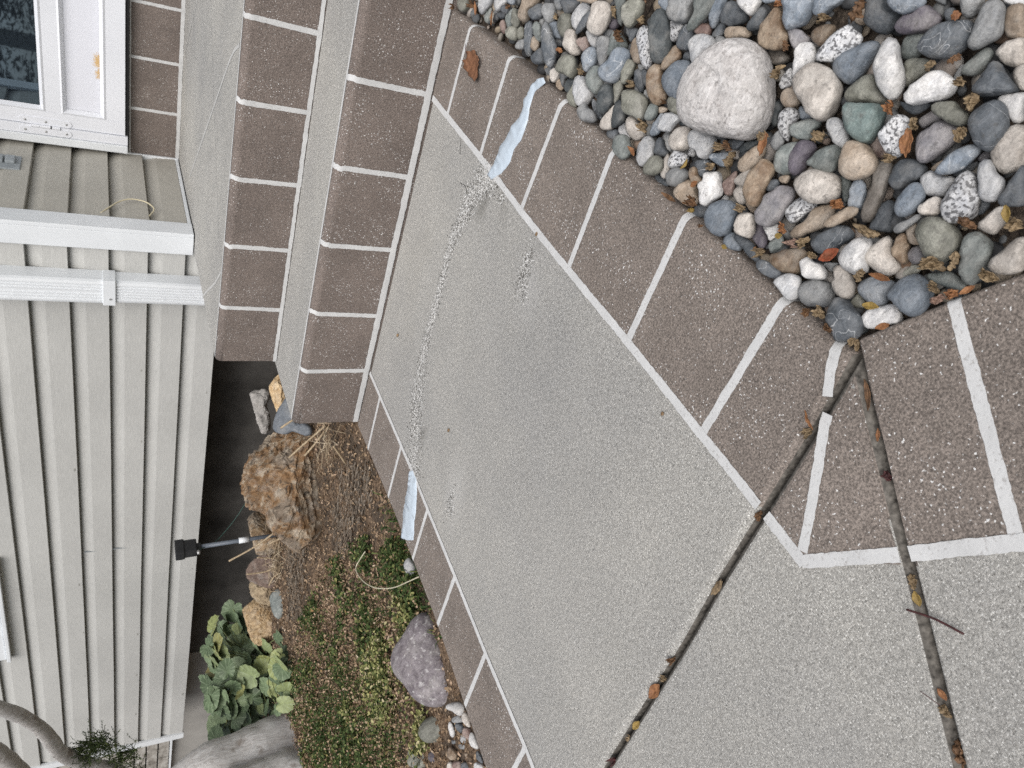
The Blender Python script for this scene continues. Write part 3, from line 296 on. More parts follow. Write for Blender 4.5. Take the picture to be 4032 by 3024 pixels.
LEAF = """
f|-1858 13399 140|268|125|-294|orange|0|flat dry orange leaf between the small long reddish brown and the oval pale grey pebble
s|-1866 14200 140|262|75|-273|orange|0|narrow dry orange leaf between the oval pale grey and the small round olive grey pebble
f|-1680 10720 140|196|90|-146|orange|0|flat dry orange leaf between the long dark slate and the oval cream pebble
c|-1781 9957 140|143|100|-224|tan|0|crumpled dry tan leaf between the angular olive grey and the oval pale grey pebble
c|-1278 11121 140|154|92|-203|tan|0|crumpled dry tan leaf between the oval mid grey and the oval olive grey pebble
c|-847 9618 140|221|111|-226|tan|0|crumpled dry tan leaf between the long greenish grey and the oval olive grey pebble
c|-1082 9276 140|230|149|-206|brown|0|crumpled dry brown leaf between the oval greenish grey and the small round dark slate pebble
c|-1546 8606 140|194|129|-126|tan|0|crumpled dry tan leaf between the angular olive grey and the angular olive grey pebble
c|-1862 14455 140|247|171|-181|brown|0|crumpled dry brown leaf between the small round olive grey and the oval pale grey pebble
c|-1535 12869 140|155|104|-134|brown|0|crumpled dry brown leaf between the small round dark slate and the oval tan pebble
c|-2102 15361 140|180|140|-134|brown|0|crumpled dry brown leaf between the small round olive grey and the small oval blue-grey pebble
c|-63 6625 140|165|88|192|orange|0|crumpled dry orange leaf between the round blue-grey and the small long blue-grey pebble
c|-51 5934 140|166|104|210|tan|0|crumpled dry tan leaf between the long blue-grey and the oval rusty orange pebble
c|-651 6187 140|192|128|302|tan|0|crumpled dry tan leaf between the angular white and the large angular cream pebble
c|-1004 5322 140|190|170|-121|tan|0|crumpled dry tan leaf between the oval greenish grey and the angular greenish grey pebble
c|-1281 5978 140|158|116|238|tan|0|crumpled dry tan leaf between the oval mid grey and the long tan pebble
c|-401 6275 140|128|86|-250|brown|0|crumpled dry brown leaf between the large angular rusty orange and the angular mauve grey pebble
c|-775 8855 140|131|105|-251|tan|0|crumpled dry tan leaf between the oval olive grey and the large angular black pebble
c|-1906 8022 140|137|125|-251|tan|0|crumpled dry tan leaf between the oval cream and the oval greenish grey pebble
c|-1511 7805 140|97|85|-125|brown|0|crumpled dry brown leaf between the oval olive grey and the long rusty orange pebble
c|113 5615 140|264|122|306|brown|0|crumpled dry brown leaf between the large round dark slate and the long blue-grey pebble
f|304 4592 140|94|85|-250|orange|0|flat dry orange leaf between the large oval dark slate and the round mid grey pebble
c|15 4393 140|139|74|242|brown|0|crumpled dry brown leaf between the large oval dark slate and the long greenish grey pebble
c|-103 4552 140|122|75|265|tan|0|crumpled dry tan leaf between the large oval white and the large long white pebble
c|-242 4050 140|171|135|-250|tan|0|crumpled dry tan leaf between the large round dark slate and the long greenish grey pebble
c|-558 4393 140|139|102|-250|tan|0|crumpled dry tan leaf between the large oval mauve grey and the long dark slate pebble
c|-519 4706 140|161|104|-250|orange|0|crumpled dry orange leaf between the large oval speckled granite and the long dark slate pebble
f|-711 4358 140|287|148|-269|orange|0|flat dry orange leaf between the large oval speckled granite and the long dark slate pebble
c|-478 3951 140|171|135|-250|tan|0|crumpled dry tan leaf between the large round dark slate and the long blue-grey pebble
c|-133 4220 140|137|100|-156|tan|0|crumpled dry tan leaf between the large oval white and the large round dark slate pebble
c|-892 4436 140|168|103|-133|tan|0|crumpled dry tan leaf between the large oval dark slate and the large round tan pebble
c|-1460 4695 140|163|115|216|orange|0|crumpled dry orange leaf between the long tan and the large round cream pebble
c|-1531 4260 140|355|131|-147|tan|0|crumpled dry tan leaf between the large round white and the long tan pebble
c|-1061 3460 140|210|105|-159|brown|0|crumpled dry brown leaf between the large oval speckled granite and the oval cream pebble
c|-896 3114 140|154|137|-161|tan|0|crumpled dry tan leaf between the oval cream and the large oval cream pebble
s|-856 3216 140|146|69|-250|yellow|0|narrow dry yellow leaf between the oval cream and the long dark slate pebble
c|-1485 3505 140|275|168|-123|tan|0|crumpled dry tan leaf between the large round olive grey and the long mid grey pebble
c|-1359 3369 140|193|96|-267|tan|0|crumpled dry tan leaf between the large round olive grey and the large oval cream pebble
c|-1624 3372 140|150|106|-177|tan|0|crumpled dry tan leaf between the long greenish grey and the round blue-grey pebble
c|-1699 3278 140|158|97|248|pinkish|0|crumpled dry pinkish leaf between the large round blue-grey and the long greenish grey pebble
c|-1602 3204 140|148|114|248|orange|0|crumpled dry orange leaf between the long greenish grey and the large round blue-grey pebble
s|-1503 3111 140|139|52|268|orange|0|narrow dry orange leaf between the long greenish grey and the large oval cream pebble
s|-1805 3848 140|293|64|-128|orange|0|narrow dry orange leaf between the round blue-grey and the large round blue-grey pebble
s|-2079 3772 140|175|74|-117|yellow|0|narrow dry yellow leaf between the oval white and the large angular dark slate pebble
s|-2162 3558 140|155|64|240|orange|0|narrow dry orange leaf between the oval white and the large round white pebble
c|-1328 3038 140|197|112|-156|tan|0|crumpled dry tan leaf between the large oval greenish grey and the long dark slate pebble
c|-1902 4049 140|149|112|-310|tan|0|crumpled dry tan leaf between the large round white and the round blue-grey pebble
c|-2040 5809 140|169|116|-138|tan|0|crumpled dry tan leaf between the large angular blue-grey and the angular cream pebble
c|-1953 5144 140|181|101|-194|orange|0|crumpled dry orange leaf between the large oval mauve grey and the oval speckled granite pebble
s|-2040 5135 140|101|60|219|yellow|0|narrow dry yellow leaf between the oval rusty orange and the large oval mauve grey pebble
c|-2037 4971 140|189|129|-123|pinkish|0|crumpled dry pinkish leaf between the oval rusty orange and the long tan pebble
c|-1950 4807 140|177|128|272|tan|0|crumpled dry tan leaf between the long tan and the large oval mauve grey pebble
f|-2316 5340 140|83|62|-147|orange|0|flat dry orange leaf between the long dark slate and the long dark slate pebble
c|-2312 5253 140|164|133|251|tan|0|crumpled dry tan leaf between the long dark slate and the long dark slate pebble
s|-1910 4456 140|230|144|256|red|0|narrow dry red leaf between the large long dark slate and the large round white pebble
c|-2012 4644 140|146|78|-150|tan|0|crumpled dry tan leaf between the angular white and the large long dark slate pebble
c|-1484 4678 140|163|86|-127|orange|0|crumpled dry orange leaf between the long tan and the oval blue-grey pebble
c|-2513 4348 140|116|107|-250|brown|0|crumpled dry brown leaf between the large round mid grey and the oval rusty orange pebble
c|-2424 4209 140|163|134|-193|tan|0|crumpled dry tan leaf between the large round mid grey and the oval rusty orange pebble
c|-2501 4039 140|142|76|-176|brown|0|crumpled dry brown leaf between the large angular dark slate and the large round white pebble
c|-2460 3736 140|121|74|-308|tan|0|crumpled dry tan leaf between the large angular dark slate and the oval white pebble
s|-2506 5757 140|96|53|-146|yellow|0|narrow dry yellow leaf between the round blue-grey and the long dark slate pebble
c|-2489 6264 140|100|55|-123|brown|0|crumpled dry brown leaf between the large angular blue-grey and the round tan pebble
c|-1906 8023 140|224|187|-189|tan|0|crumpled dry tan leaf between the oval cream and the angular olive grey pebble
s|-2264 8052 140|214|75|-187|orange|0|narrow dry orange leaf between the angular pale grey and the oval greenish grey pebble
s|-2001 6972 140|162|58|297|yellow|0|narrow dry yellow leaf between the round speckled granite and the round mid grey pebble
s|-2124 6657 140|124|68|256|orange|0|narrow dry orange leaf between the angular white and the round tan pebble
c|-2327 6580 140|203|169|-148|brown|0|crumpled dry brown leaf between the round tan and the large angular blue-grey pebble
c|-1610 6543 140|166|144|-120|tan|0|crumpled dry tan leaf between the oval blue-grey and the round cream pebble
c|-1658 6274 140|239|152|-275|tan|0|crumpled dry tan leaf between the oval blue-grey and the large angular rusty orange pebble
c|-1838 6529 140|178|111|-129|tan|0|crumpled dry tan leaf between the oval blue-grey and the round tan pebble
f|-1337 5923 140|273|116|-298|orange|0|flat dry orange leaf between the oval mid grey and the long tan pebble
s|-2450 6972 140|327|58|-153|brown|0|narrow dry brown leaf between the round tan and the round mid grey pebble
c|-2410 6538 140|124|79|-112|yellow|0|crumpled dry yellow leaf between the round tan and the large angular blue-grey pebble
c|-1541 6419 140|164|99|-194|brown|0|crumpled dry brown leaf between the oval blue-grey and the long tan pebble
f|-3426 3703 0|247|132|-219|orange|1|flat dry orange leaf standing in the wide joint by a crumpled tan one
c|-3619 3702 0|196|143|288|tan|1|crumpled tan leaf caught in the joint beside an upright orange leaf
s|-2848 3388 0|337|71|-231|brown|1|narrow brown leaf pressed against the wall of the second joint
s|-3094 3072 0|134|50|-240|orange|1|tiny orange leaf in the second joint below a narrow brown leaf
c|-3345 2766 0|134|101|-192|darkred|1|dark red curled leaf bits in the second joint
c|-2530 3803 0|153|94|-231|tan|1|crumpled tan leaf at the tip where both joints meet the pebbles
f|-5998 3560 0|327|123|313|tan|1|long tan leaf lying in the first joint between two grey slabs
c|-3959 1997 0|169|101|-231|tan|1|crumpled tan leaf in the joint beside the dark red twig
s|-4048 1872 0|152|84|-221|yellow|1|narrow yellow leaf in the second joint touching a tan crumpled leaf
s|-4554 1210 0|120|77|-187|orange|1|narrow orange leaf in the second joint near the thin dry stalk
c|-4652 1102 0|156|104|-186|tan|1|crumpled tan leaf low in the second joint below an orange leaf
c|-4836 813 0|262|122|-210|brown|1|crumpled brown leaf in the second joint at the picture's lower edge
c|-4802 3627 0|152|95|-290|brown|1|small brown leaf where the white line ends at the first joint
s|-8062 3446 0|304|164|-308|orange|1|narrow orange leaf lodged in the first joint among grey concrete
c|-7784 3456 0|138|115|-57|tan|1|small crumpled tan leaf in the first joint right by a narrow orange leaf
c|-7442 3501 0|169|112|296|brown|1|small brown leaf in the first joint nearest the long tan leaf
s|-8815 3383 0|197|98|-314|yellow|1|narrow yellow leaf in the first joint between two crumbled bits
c|-9771 3346 0|209|131|309|darkred|1|dark red leaf scrap in the first joint at the frame's bottom
c|-9176 3377 0|151|101|-308|tan|1|tiny tan leaf scrap in the first joint between yellow and dark red leaves
"""
MAPLE = [(-0.2685, 1.4352), (-0.2619, 1.416), (-0.2559, 1.4016), (-0.2631, 1.3926), (-0.262, 1.3742), (-0.264, 1.3614), (-0.2708, 1.3656), (-0.2736, 1.3613), (-0.2835, 1.3725), (-0.2891, 1.3638), (-0.2941, 1.3534), (-0.3014, 1.3504), (-0.3056, 1.3612), (-0.305, 1.3804), (-0.3058, 1.4133), (-0.302, 1.4234), (-0.2997, 1.4325), (-0.2915, 1.4334), (-0.2885, 1.4405), (-0.2796, 1.4273), (-0.2735, 1.4292)]
MAPLE_STEM = [(-0.2796, 1.4273), (-0.2696, 1.4393), (-0.2574, 1.4432)]
CAULK_R = [(-0.2196, 1.1229), (-0.224, 1.1125), (-0.25, 1.1378), (-0.2739, 1.1382), (-0.3037, 1.1308), (-0.3323, 1.1333), (-0.3582, 1.1487), (-0.3817, 1.1493), (-0.4046, 1.1615), (-0.4373, 1.1984), (-0.4354, 1.2194), (-0.4087, 1.2074), (-0.3724, 1.1995), (-0.3465, 1.1854), (-0.3277, 1.1813), (-0.3086, 1.1674), (-0.292, 1.1592), (-0.2771, 1.1633), (-0.2576, 1.1611), (-0.236, 1.1511), (-0.2222, 1.1331)]
CAULK_L = [(-1.1902, 1.1867), (-1.173, 1.1714), (-1.1754, 1.1416), (-1.1954, 1.1251), (-1.2429, 1.0999), (-1.2687, 1.0939), (-1.2888, 1.0822), (-1.3097, 1.0711), (-1.3387, 1.0946), (-1.3707, 1.131), (-1.3398, 1.1394), (-1.3037, 1.1582), (-1.2771, 1.1639), (-1.2303, 1.1711)]
SCRATCH = [(-0.4352, 1.2123), (-0.4896, 1.2552), (-0.5603, 1.2751), (-0.6298, 1.2914), (-0.7369, 1.2853), (-0.8077, 1.288), (-0.8967, 1.2805), (-0.9786, 1.2631), (-1.0388, 1.2383), (-1.0999, 1.2072), (-1.1715, 1.1749)]
SPOTS = [(-0.5275, 0.9793), (-1.0838, 0.9651), (-0.4476, 1.1423), (-0.4446, 0.9878), (-0.9562, 1.0681), (-0.9623, 1.445), (-0.4893, 0.5571)]
PATCH1 = [(-0.4476, 1.1423), (-0.4568, 1.1968), (-0.5143, 0.9889), (-0.5437, 0.9642), (-1.0797, 0.975), (-1.0874, 0.9548)]
CRACK_A = [(-0.3955, 1.3932), (-0.4148, 1.3839), (-0.4522, 1.3617)]
CRACK_B = [(-0.5021, 1.3399), (-0.4948, 1.304), (-0.499, 1.2832)]
TWIG = [(-0.4175, 0.1856), (-0.403, 0.1644), (-0.3924, 0.1407)]
TWIG2 = [(-0.4682, 0.1328), (-0.4623, 0.1153)]
ARC = [(-1.5968, 1.2861), (-1.6399, 1.2927), (-1.6658, 1.2908), (-1.6604, 1.2628), (-1.6261, 1.2051), (-1.5688, 1.1401), (-1.5068, 1.0859), (-1.4489, 1.0438), (-1.3881, 1.0089), (-1.3356, 0.9799)]
GREEN = [(-1.9752, 1.5786), (-1.7502, 1.4527), (-1.6379, 1.3851), (-1.6618, 1.2854), (-1.4469, 1.2114), (-1.4356, 1.0643), (-1.4568, 0.9672), (-1.5193, 0.9728), (-1.7041, 1.0199), (-1.7305, 0.9589), (-1.6638, 0.8333), (-1.7895, 0.7443), (-3.1197, 1.4394), (-3.0167, 1.5879), (-3.1908, 1.8253), (-2.8495, 1.7192), (-2.4876, 1.7056)]
BED = [(-1.4394, 1.6489), (-1.4414, 1.2929), (-1.452, 1.076), (-1.4866, 0.9741), (-1.463, 0.7093), (-1.4638, 0.5712), (-3.1663, 1.4609), (-5.9896, 3.1446), (-3.7197, 2.7476), (-3.2049, 2.7159), (-2.0255, 1.9432), (-2.0374, 2.3056)]
TIMBER1 = [(-2.359, 2.0116), (-2.132, 1.7986), (-2.312, 1.7455), (-2.4629, 1.6969), (-2.6373, 1.827), (-2.4708, 1.8977)]
TIMBER2 = [(-1.6096, 1.6624), (-1.4351, 1.4749), (-1.5163, 1.3979), (-1.7448, 1.4836), (-1.858, 1.4794), (-1.9605, 1.5674), (-1.8351, 1.6529), (-1.742, 1.6359)]
BR1 = [(-3.4243, 1.75, 0.6177), (-3.3208, 1.75, 0.6921), (-3.2392, 1.75, 0.7626), (-3.1422, 1.75, 0.8173), (-3.0476, 1.75, 0.8447), (-2.9572, 1.75, 0.871), (-2.8792, 1.75, 0.9028), (-2.8193, 1.75, 0.9403), (-2.7688, 1.75, 0.975), (-2.7308, 1.75, 1.0132)]
BR2 = [(-2.976, 1.6, 0.9313), (-2.8874, 1.6, 0.9534), (-2.8308, 1.6, 0.9728), (-2.7681, 1.6, 0.9984)]
SPRIG = [(-3.1884, 1.75, 0.7376), (-3.166, 1.75, 0.7301), (-3.1863, 1.75, 0.69), (-3.1574, 1.75, 0.6848), (-3.2314, 1.75, 0.6542), (-3.3042, 1.75, 0.63), (-3.3243, 1.75, 0.5922), (-3.372, 1.75, 0.5663), (-3.3086, 1.75, 0.5795), (-3.2269, 1.75, 0.7147), (-3.1985, 1.75, 0.6661), (-3.198, 1.75, 0.7497)]
TRUNK_EDGE = [(-3.074, 1.6, -0.0371), (-3.0635, 1.6, 0.0328), (-3.0796, 1.6, 0.1057), (-3.0897, 1.6, 0.1597), (-3.0814, 1.6, 0.2497), (-3.1026, 1.6, 0.3352), (-3.1692, 1.6, 0.4004)]
TRUNK_CREASE = [(-3.0329, 1.5, -0.0168), (-2.9962, 1.5, 0.0575), (-2.981, 1.5, 0.1306), (-3.0026, 1.5, 0.1984), (-3.0292, 1.5, 0.2818)]
LAMP = [(-2.4377, 2.1, 0.409), (-2.4482, 2.1, 0.3292), (-2.4233, 2.1, 0.3391), (-2.4372, 2.1, 0.324), (-2.4229, 2.1, 0.1778), (-2.4205, 2.1, 0.1386), (-2.4187, 2.1, 0.0238), (-2.4011, 2.1, 0.4104), (-2.4795, 2.1, 0.4075)]
CABLE = [(-2.4926, 2.16, 0.3302), (-2.4631, 2.16, 0.2578), (-2.407, 2.16, 0.2016), (-2.3278, 2.16, 0.1475), (-2.2527, 2.16, 0.1253)]
PLANT = [(-3.1087, 2.02, 0.2264), (-3.4121, 2.22, 0.1289), (-3.3527, 2.22, 0.0988), (-3.0249, 1.9424, 0.035), (-2.7863, 1.7471, 0.035), (-3.1862, 2.02, 0.1054), (-3.2603, 2.0034, 0.035), (-3.2078, 2.02, 0.1682), (-3.2807, 2.02, 0.1302), (-3.1383, 1.85, 0.2092), (-3.1296, 1.85, 0.141), (-3.4104, 2.02, 0.031), (-3.2273, 1.85, 0.1874), (-3.2062, 1.85, 0.0952), (-3.251, 1.85, 0.1308), (-3.3829, 1.85, 0.038), (-3.3613, 1.85, 0.209), (-3.4138, 1.85, 0.0928), (-3.4279, 1.85, 0.1485), (-2.8792, 1.752, 0.035), (-3.1905, 2.22, 0.1909), (-3.148, 2.22, 0.1151), (-3.3262, 2.02, 0.2483), (-3.1721, 1.85, 0.2672), (-3.1096, 1.7883, 0.035), (-3.4347, 1.85, 0.2356), (-3.4991, 1.85, 0.1673), (-3.2745, 1.85, 0.0567), (-3.0107, 1.6661, 0.035), (-3.3144, 2.22, 0.076), (-3.344, 2.1834, 0.035), (-3.1817, 2.02, 0.2412), (-3.3005, 2.02, 0.1978), (-3.3478, 2.02, 0.1332), (-3.3502, 2.02, 0.0662), (-3.1333, 1.8724, 0.035), (-3.294, 1.85, 0.2059), (-3.3275, 1.85, 0.1642), (-3.3089, 1.85, 0.0656), (-3.2373, 1.8309, 0.035), (-3.1842, 1.74, 0.035), (-2.8944, 1.5915, 0.035), (-3.3296, 1.85, 0.1243), (-3.2359, 1.85, 0.2367), (-3.4458, 1.85, 0.1953), (-3.5004, 1.85, 0.1306), (-3.4474, 1.85, 0.1062), (-3.3245, 2.22, 0.2322), (-3.1976, 2.02, 0.0302), (-2.7837, 1.7061, 0.035)]
STALK1 = [(-2.4298, 2.0, 0.2288), (-2.3579, 2.0, 0.1319), (-2.2697, 2.0, 0.0487)]
STALK2 = [(-1.6206, 1.72, 0.1418), (-1.5577, 1.72, 0.0951), (-1.4918, 1.72, 0.0436)]
STALK3 = [(-1.6169, 1.72, 0.093), (-1.5638, 1.72, 0.0652), (-1.4961, 1.72, 0.0342)]
STALK4 = [(-1.4717, 1.6, 0.051), (-1.5095, 1.6, 0.0251), (-1.5463, 1.6, 0.0017)]
STALK5 = [(-2.6545, 2.1, 0.1291), (-2.6534, 2.1, 0.0507), (-2.6215, 2.1, -0.0005)]
STALK6 = [(-2.6222, 2.0, 0.0545), (-2.5658, 2.0, 0.0379), (-2.5395, 2.0, -0.0045)]
STALK7 = [(-1.5211, 1.75, 0.1736), (-1.5033, 1.75, 0.1561), (-1.4856, 1.75, 0.1357)]
STALK8 = [(-2.3305, 1.98, 0.0846), (-2.3157, 1.98, 0.0612), (-2.3029, 1.98, 0.0412)]
STALK9 = [(-2.49, 2.05, 0.1083), (-2.5104, 2.05, 0.0355), (-2.5277, 2.05, -0.0352)]
STRAW = [(-2.5797, 2.05, 0.0585), (-2.4912, 2.05, -0.0002), (-2.542, 2.05, 0.0397), (-2.6227, 2.05, 0.0001)]
NAILS = [(-1.879, 0.524), (-2.248, 0.52), (-1.803, 0.763), (-2.387, 0.764), (-1.996, 0.282), (-3.119, 0.768), (-3.487, 0.76), (-3.572, 0.523), (-3.937, 0.524), (-3.857, 0.761), (-3.108, 0.284), (-4.219, 0.285), (-4.327, 0.525)]
# ---------------------------------------------------------------- helpers
def link(o, parent=None):
    COL.objects.link(o)
    if parent: o.parent = parent
    return o
def obj(name, bm, mats, parent=None, smooth=False):
    me = bpy.data.meshes.new(name)
    if hasattr(bm, 'to_mesh'):
        bm.to_mesh(me); bm.free()
    else:
        me.from_pydata(bm[0], [], bm[1])
    for m in (mats if isinstance(mats, (list, tuple)) else [mats]): me.materials.append(m)
    if smooth: me.polygons.foreach_set('use_smooth', [True]*len(me.polygons))
    me.update()
    return link(bpy.data.objects.new(name, me), parent)
def tag(o, label, cat, group=None):
    o['label'] = label; o['category'] = cat
    if group: o['group'] = group
    return o
def structure(o): o['kind'] = 'structure'; return o
def stuff(o): o['kind'] = 'stuff'; return o
def empty(name, loc, label, cat, group=None):
    o = bpy.data.objects.new(name, None); o.location = loc; o.empty_display_size = .05; link(o)
    return tag(o, label, cat, group)
def keep(child, parent):
    child.parent = parent; child.matrix_parent_inverse = Matrix.Translation(-Vector(parent.location)); return child
def box(bm, x0, x1, y0, y1, z0, z1, mat=0, bev=0.0):
    r = bmesh.ops.create_cube(bm, size=1)
    bmesh.ops.scale(bm, vec=(x1-x0, y1-y0, z1-z0), verts=r['verts'])
    bmesh.ops.translate(bm, vec=((x0+x1)/2, (y0+y1)/2, (z0+z1)/2), verts=r['verts'])
    fs = {f for v in r['verts'] for f in v.link_faces}
    if bev:
        es = {e for f in fs for e in f.edges}
        rb = bmesh.ops.bevel(bm, geom=list(es), offset=bev, segments=2, affect='EDGES', profile=.6)
        fs = set(rb['faces']) | {f for f in fs if f.is_valid}
    for f in fs:
        if f.is_valid: f.material_index = mat
def boxes(lst, bev=0.0):
    bm = bmesh.new()
    for b in lst: box(bm, *b, bev=bev)
    return bm
def fbm(p, s, o=4):
    p = Vector(p)*s; a = 1; t = 0
    for _ in range(o): t += a*noise.noise(p); p = p*2.1 + Vector((7.3, 1.7, 3.1)); a *= .5
    return t
def tube(pts, radii, seg=10, cap=True, rough=0.0, rs=20, flat=1.0):
    pts = [Vector(p) for p in pts]; bm = bmesh.new(); rings = []; up = None
    for i, p in enumerate(pts):
        t = (pts[min(i+1, len(pts)-1)]-pts[max(i-1, 0)]).normalized()
        if up is None: up = t.orthogonal().normalized()
        up = (up - t*up.dot(t)).normalized(); sd_ = t.cross(up)
        r = radii[i] if isinstance(radii, (list, tuple)) else radii
        ring = []
        for k in range(seg):
            a = 2*math.pi*k/seg; d = up*math.cos(a)+sd_*math.sin(a)*flat
            q = p+d*r
            if rough: q = q + d*r*rough*fbm(q, rs, 3)
            ring.append(bm.verts.new(q))
        rings.append(ring)
    for A, B in zip(rings, rings[1:]):
        for k in range(seg): bm.faces.new((A[k], A[(k+1) % seg], B[(k+1) % seg], B[k]))
    if cap: bm.faces.new(rings[0][::-1]); bm.faces.new(rings[-1])
    return bm
def curve_pts(P, n=8):
    P = [Vector(p) for p in P]; Q = [P[0]*2-P[1]]+P+[P[-1]*2-P[-2]]; o = []
    for i in range(1, len(Q)-2):
        a, b, c, d = Q[i-1:i+3]
        for k in range(n):
            t = k/n; o.append(.5*((2*b)+(c-a)*t+(2*a-5*b+4*c-d)*t*t+(3*b-a-3*c+d)*t**3))
    o.append(P[-1]); return o
# ---------------------------------------------------------------- materials
def mat(name, rough=.8, spec=.3):
    m = bpy.data.materials.new(name); m.use_nodes = True; t = m.node_tree; b = t.nodes['Principled BSDF']
    b.inputs['Roughness'].default_value = rough; b.inputs['Specular IOR Level'].default_value = spec
    return m, t, b
def N(t, typ, **kw):
    n = t.nodes.new(typ)
    for k, v in kw.items():
        if k.startswith('_'): setattr(n, k[1:], v)
        else: n.inputs[k.replace('__', ' ')].default_value = v
    return n
def L(t, a, b): t.links.new(a, b)
def coords(t, rnd=False, scale=None):
    c = N(t, 'ShaderNodeTexCoord').outputs['Object']
    if rnd:
        oi = N(t, 'ShaderNodeObjectInfo'); v = N(t, 'ShaderNodeVectorMath', _operation='MULTIPLY_ADD')
        v.inputs[1].default_value = (1, 1, 1); L(t, c, v.inputs[0])
        mu = N(t, 'ShaderNodeMath', _operation='MULTIPLY'); mu.inputs[1].default_value = 31.7; L(t, oi.outputs['Random'], mu.inputs[0])
        L(t, mu.outputs[0], v.inputs[2]); c = v.outputs[0]
    if scale:
        mp = N(t, 'ShaderNodeMapping'); mp.inputs['Scale'].default_value = scale; L(t, c, mp.inputs[0]); c = mp.outputs[0]
    return c
def nz(t, c, scale, detail=3, rough=.55, dist=0.0):
    n = N(t, 'ShaderNodeTexNoise', Scale=scale, Detail=detail, Roughness=rough, Distortion=dist); L(t, c, n.inputs['Vector']); return n.outputs['Fac']
def ramp(t, f, stops, interp='LINEAR'):
    r = N(t, 'ShaderNodeValToRGB'); cr = r.color_ramp; cr.interpolation = interp
    while len(cr.elements) < len(stops): cr.elements.new(.5)
    for e, (p, c) in zip(cr.elements, stops):
        e.position = p; e.color = (c, c, c, 1) if isinstance(c, (int, float)) else (*c, 1)
    L(t, f, r.inputs[0]); return r.outputs[0]
def mix(t, f, a, b, mode='MIX'):
    m = N(t, 'ShaderNodeMix', _data_type='RGBA', _blend_type=mode)
    for s, v in ((0, f), (6, a), (7, b)):
        if isinstance(v, (int, float)): m.inputs[s].default_value = v
        elif isinstance(v, tuple): m.inputs[s].default_value = (*v, 1)
        else: L(t, v, m.inputs[s])
    return m.outputs[2]
def bump(t, b, h, strength=.3, dist=.001):
    n = N(t, 'ShaderNodeBump', Strength=strength, Distance=dist); L(t, h, n.inputs['Height']); L(t, n.outputs[0], b.inputs['Normal'])
def spot(t, c, cx, cy, rx, ry, rot, n, k):
    """soft stain with its own ragged shape at a fixed place on the slab"""
    mp = N(t, 'ShaderNodeMapping', _vector_type='TEXTURE'); mp.inputs['Location'].default_value = (cx, cy, 0); mp.inputs['Rotation'].default_value = (0, 0, rot); mp.inputs['Scale'].default_value = (rx, ry, 1); L(t, c, mp.inputs[0])
    ln = N(t, 'ShaderNodeVectorMath', _operation='LENGTH'); L(t, mp.outputs[0], ln.inputs[0])
    ad = N(t, 'ShaderNodeMath', _operation='MULTIPLY_ADD'); L(t, n, ad.inputs[0]); ad.inputs[1].default_value = 1.1; L(t, ln.outputs['Value'], ad.inputs[2])
    return ramp(t, ad.outputs[0], [(.40, k*.7), (1.0, 0)])
def m_concrete(name='concrete', base=(.36, .354, .338), var=.6, stains=()):
    m, t, b = mat(name, .88, .25); c = coords(t)
    f = nz(t, c, 400, 4, .8); f2 = nz(t, c, 480, 1, .5); f3 = nz(t, c, 150, 2, .6); big = nz(t, c, 1.7, 5, .6); mid = nz(t, c, 9, 5, .65)
    dk = tuple(x*(1-var) for x in base); lt = tuple(min(.8, x*(1+var*.9)) for x in base)
    col = ramp(t, f, [(.34, dk), (.47, base), (.55, base), (.66, lt)])
    col = mix(t, 1.0, col, ramp(t, f3, [(.35, .84), (.65, 1.16)]), 'MULTIPLY')
    col = mix(t, ramp(t, f2, [(.63, 0), (.68, .85)]), col, (.76, .76, .74))
    col = mix(t, ramp(t, f2, [(.30, .8), (.355, 0)]), col, (.10, .095, .085))
    col = mix(t, 1.0, col, ramp(t, big, [(.3, (.84, .845, .86)), (.7, (1.13, 1.12, 1.09))]), 'MULTIPLY')
    col = mix(t, 1.0, col, ramp(t, mid, [(.3, .95), (.7, 1.05)]), 'MULTIPLY')
    for (cx, cy, rx, ry, rot, k, sc) in stains: col = mix(t, spot(t, c, cx, cy, rx, ry, rot, mid, k), col, sc)
    L(t, col, b.inputs['Base Color']); bump(t, b, f, .8, .0022); return m
def m_brown(name='brown paint', base=(.188, .161, .142), flecks=1.0, fs=290):
    m, t, b = mat(name, .8, .3); c = coords(t)
    f = nz(t, c, 420, 3, .7); mid = nz(t, c, 6, 5, .65); fl = nz(t, c, fs, 2, .5); den = nz(t, c, 14, 3); wr = nz(t, c, 30, 4, .7)
    col = ramp(t, f, [(.34, tuple(x*.48 for x in base)), (.5, base), (.64, tuple(x*1.6 for x in base))])
    col = mix(t, 1.0, col, ramp(t, mid, [(.3, .82), (.7, 1.16)]), 'MULTIPLY')
    col = mix(t, ramp(t, wr, [(.60, 0), (.74, .5)]), col, tuple(x*1.5 for x in base))
    add = N(t, 'ShaderNodeMath', _operation='MULTIPLY_ADD'); L(t, den, add.inputs[0]); add.inputs[1].default_value = .22; L(t, fl, add.inputs[2])
    col = mix(t, ramp(t, add.outputs[0], [(.808-.025*flecks, 0), (.838-.025*flecks, .92)]), col, (.74, .74, .73))
    L(t, col, b.inputs['Base Color']); bump(t, b, f, .6, .0016); return m
def m_white(name='white line paint', base=(.58, .585, .585)):
    m, t, b = mat(name, .7, .3); c = coords(t)
    f = nz(t, c, 300, 3); g = nz(t, c, 22, 4)
    col = mix(t, ramp(t, f, [(.30, .8), (.42, 0)]), base, (.36, .35, .34))
    col = mix(t, 1.0, col, ramp(t, g, [(.3, .88), (.65, 1.03)]), 'MULTIPLY')
    L(t, col, b.inputs['Base Color']); bump(t, b, f, .4, .0012); return m
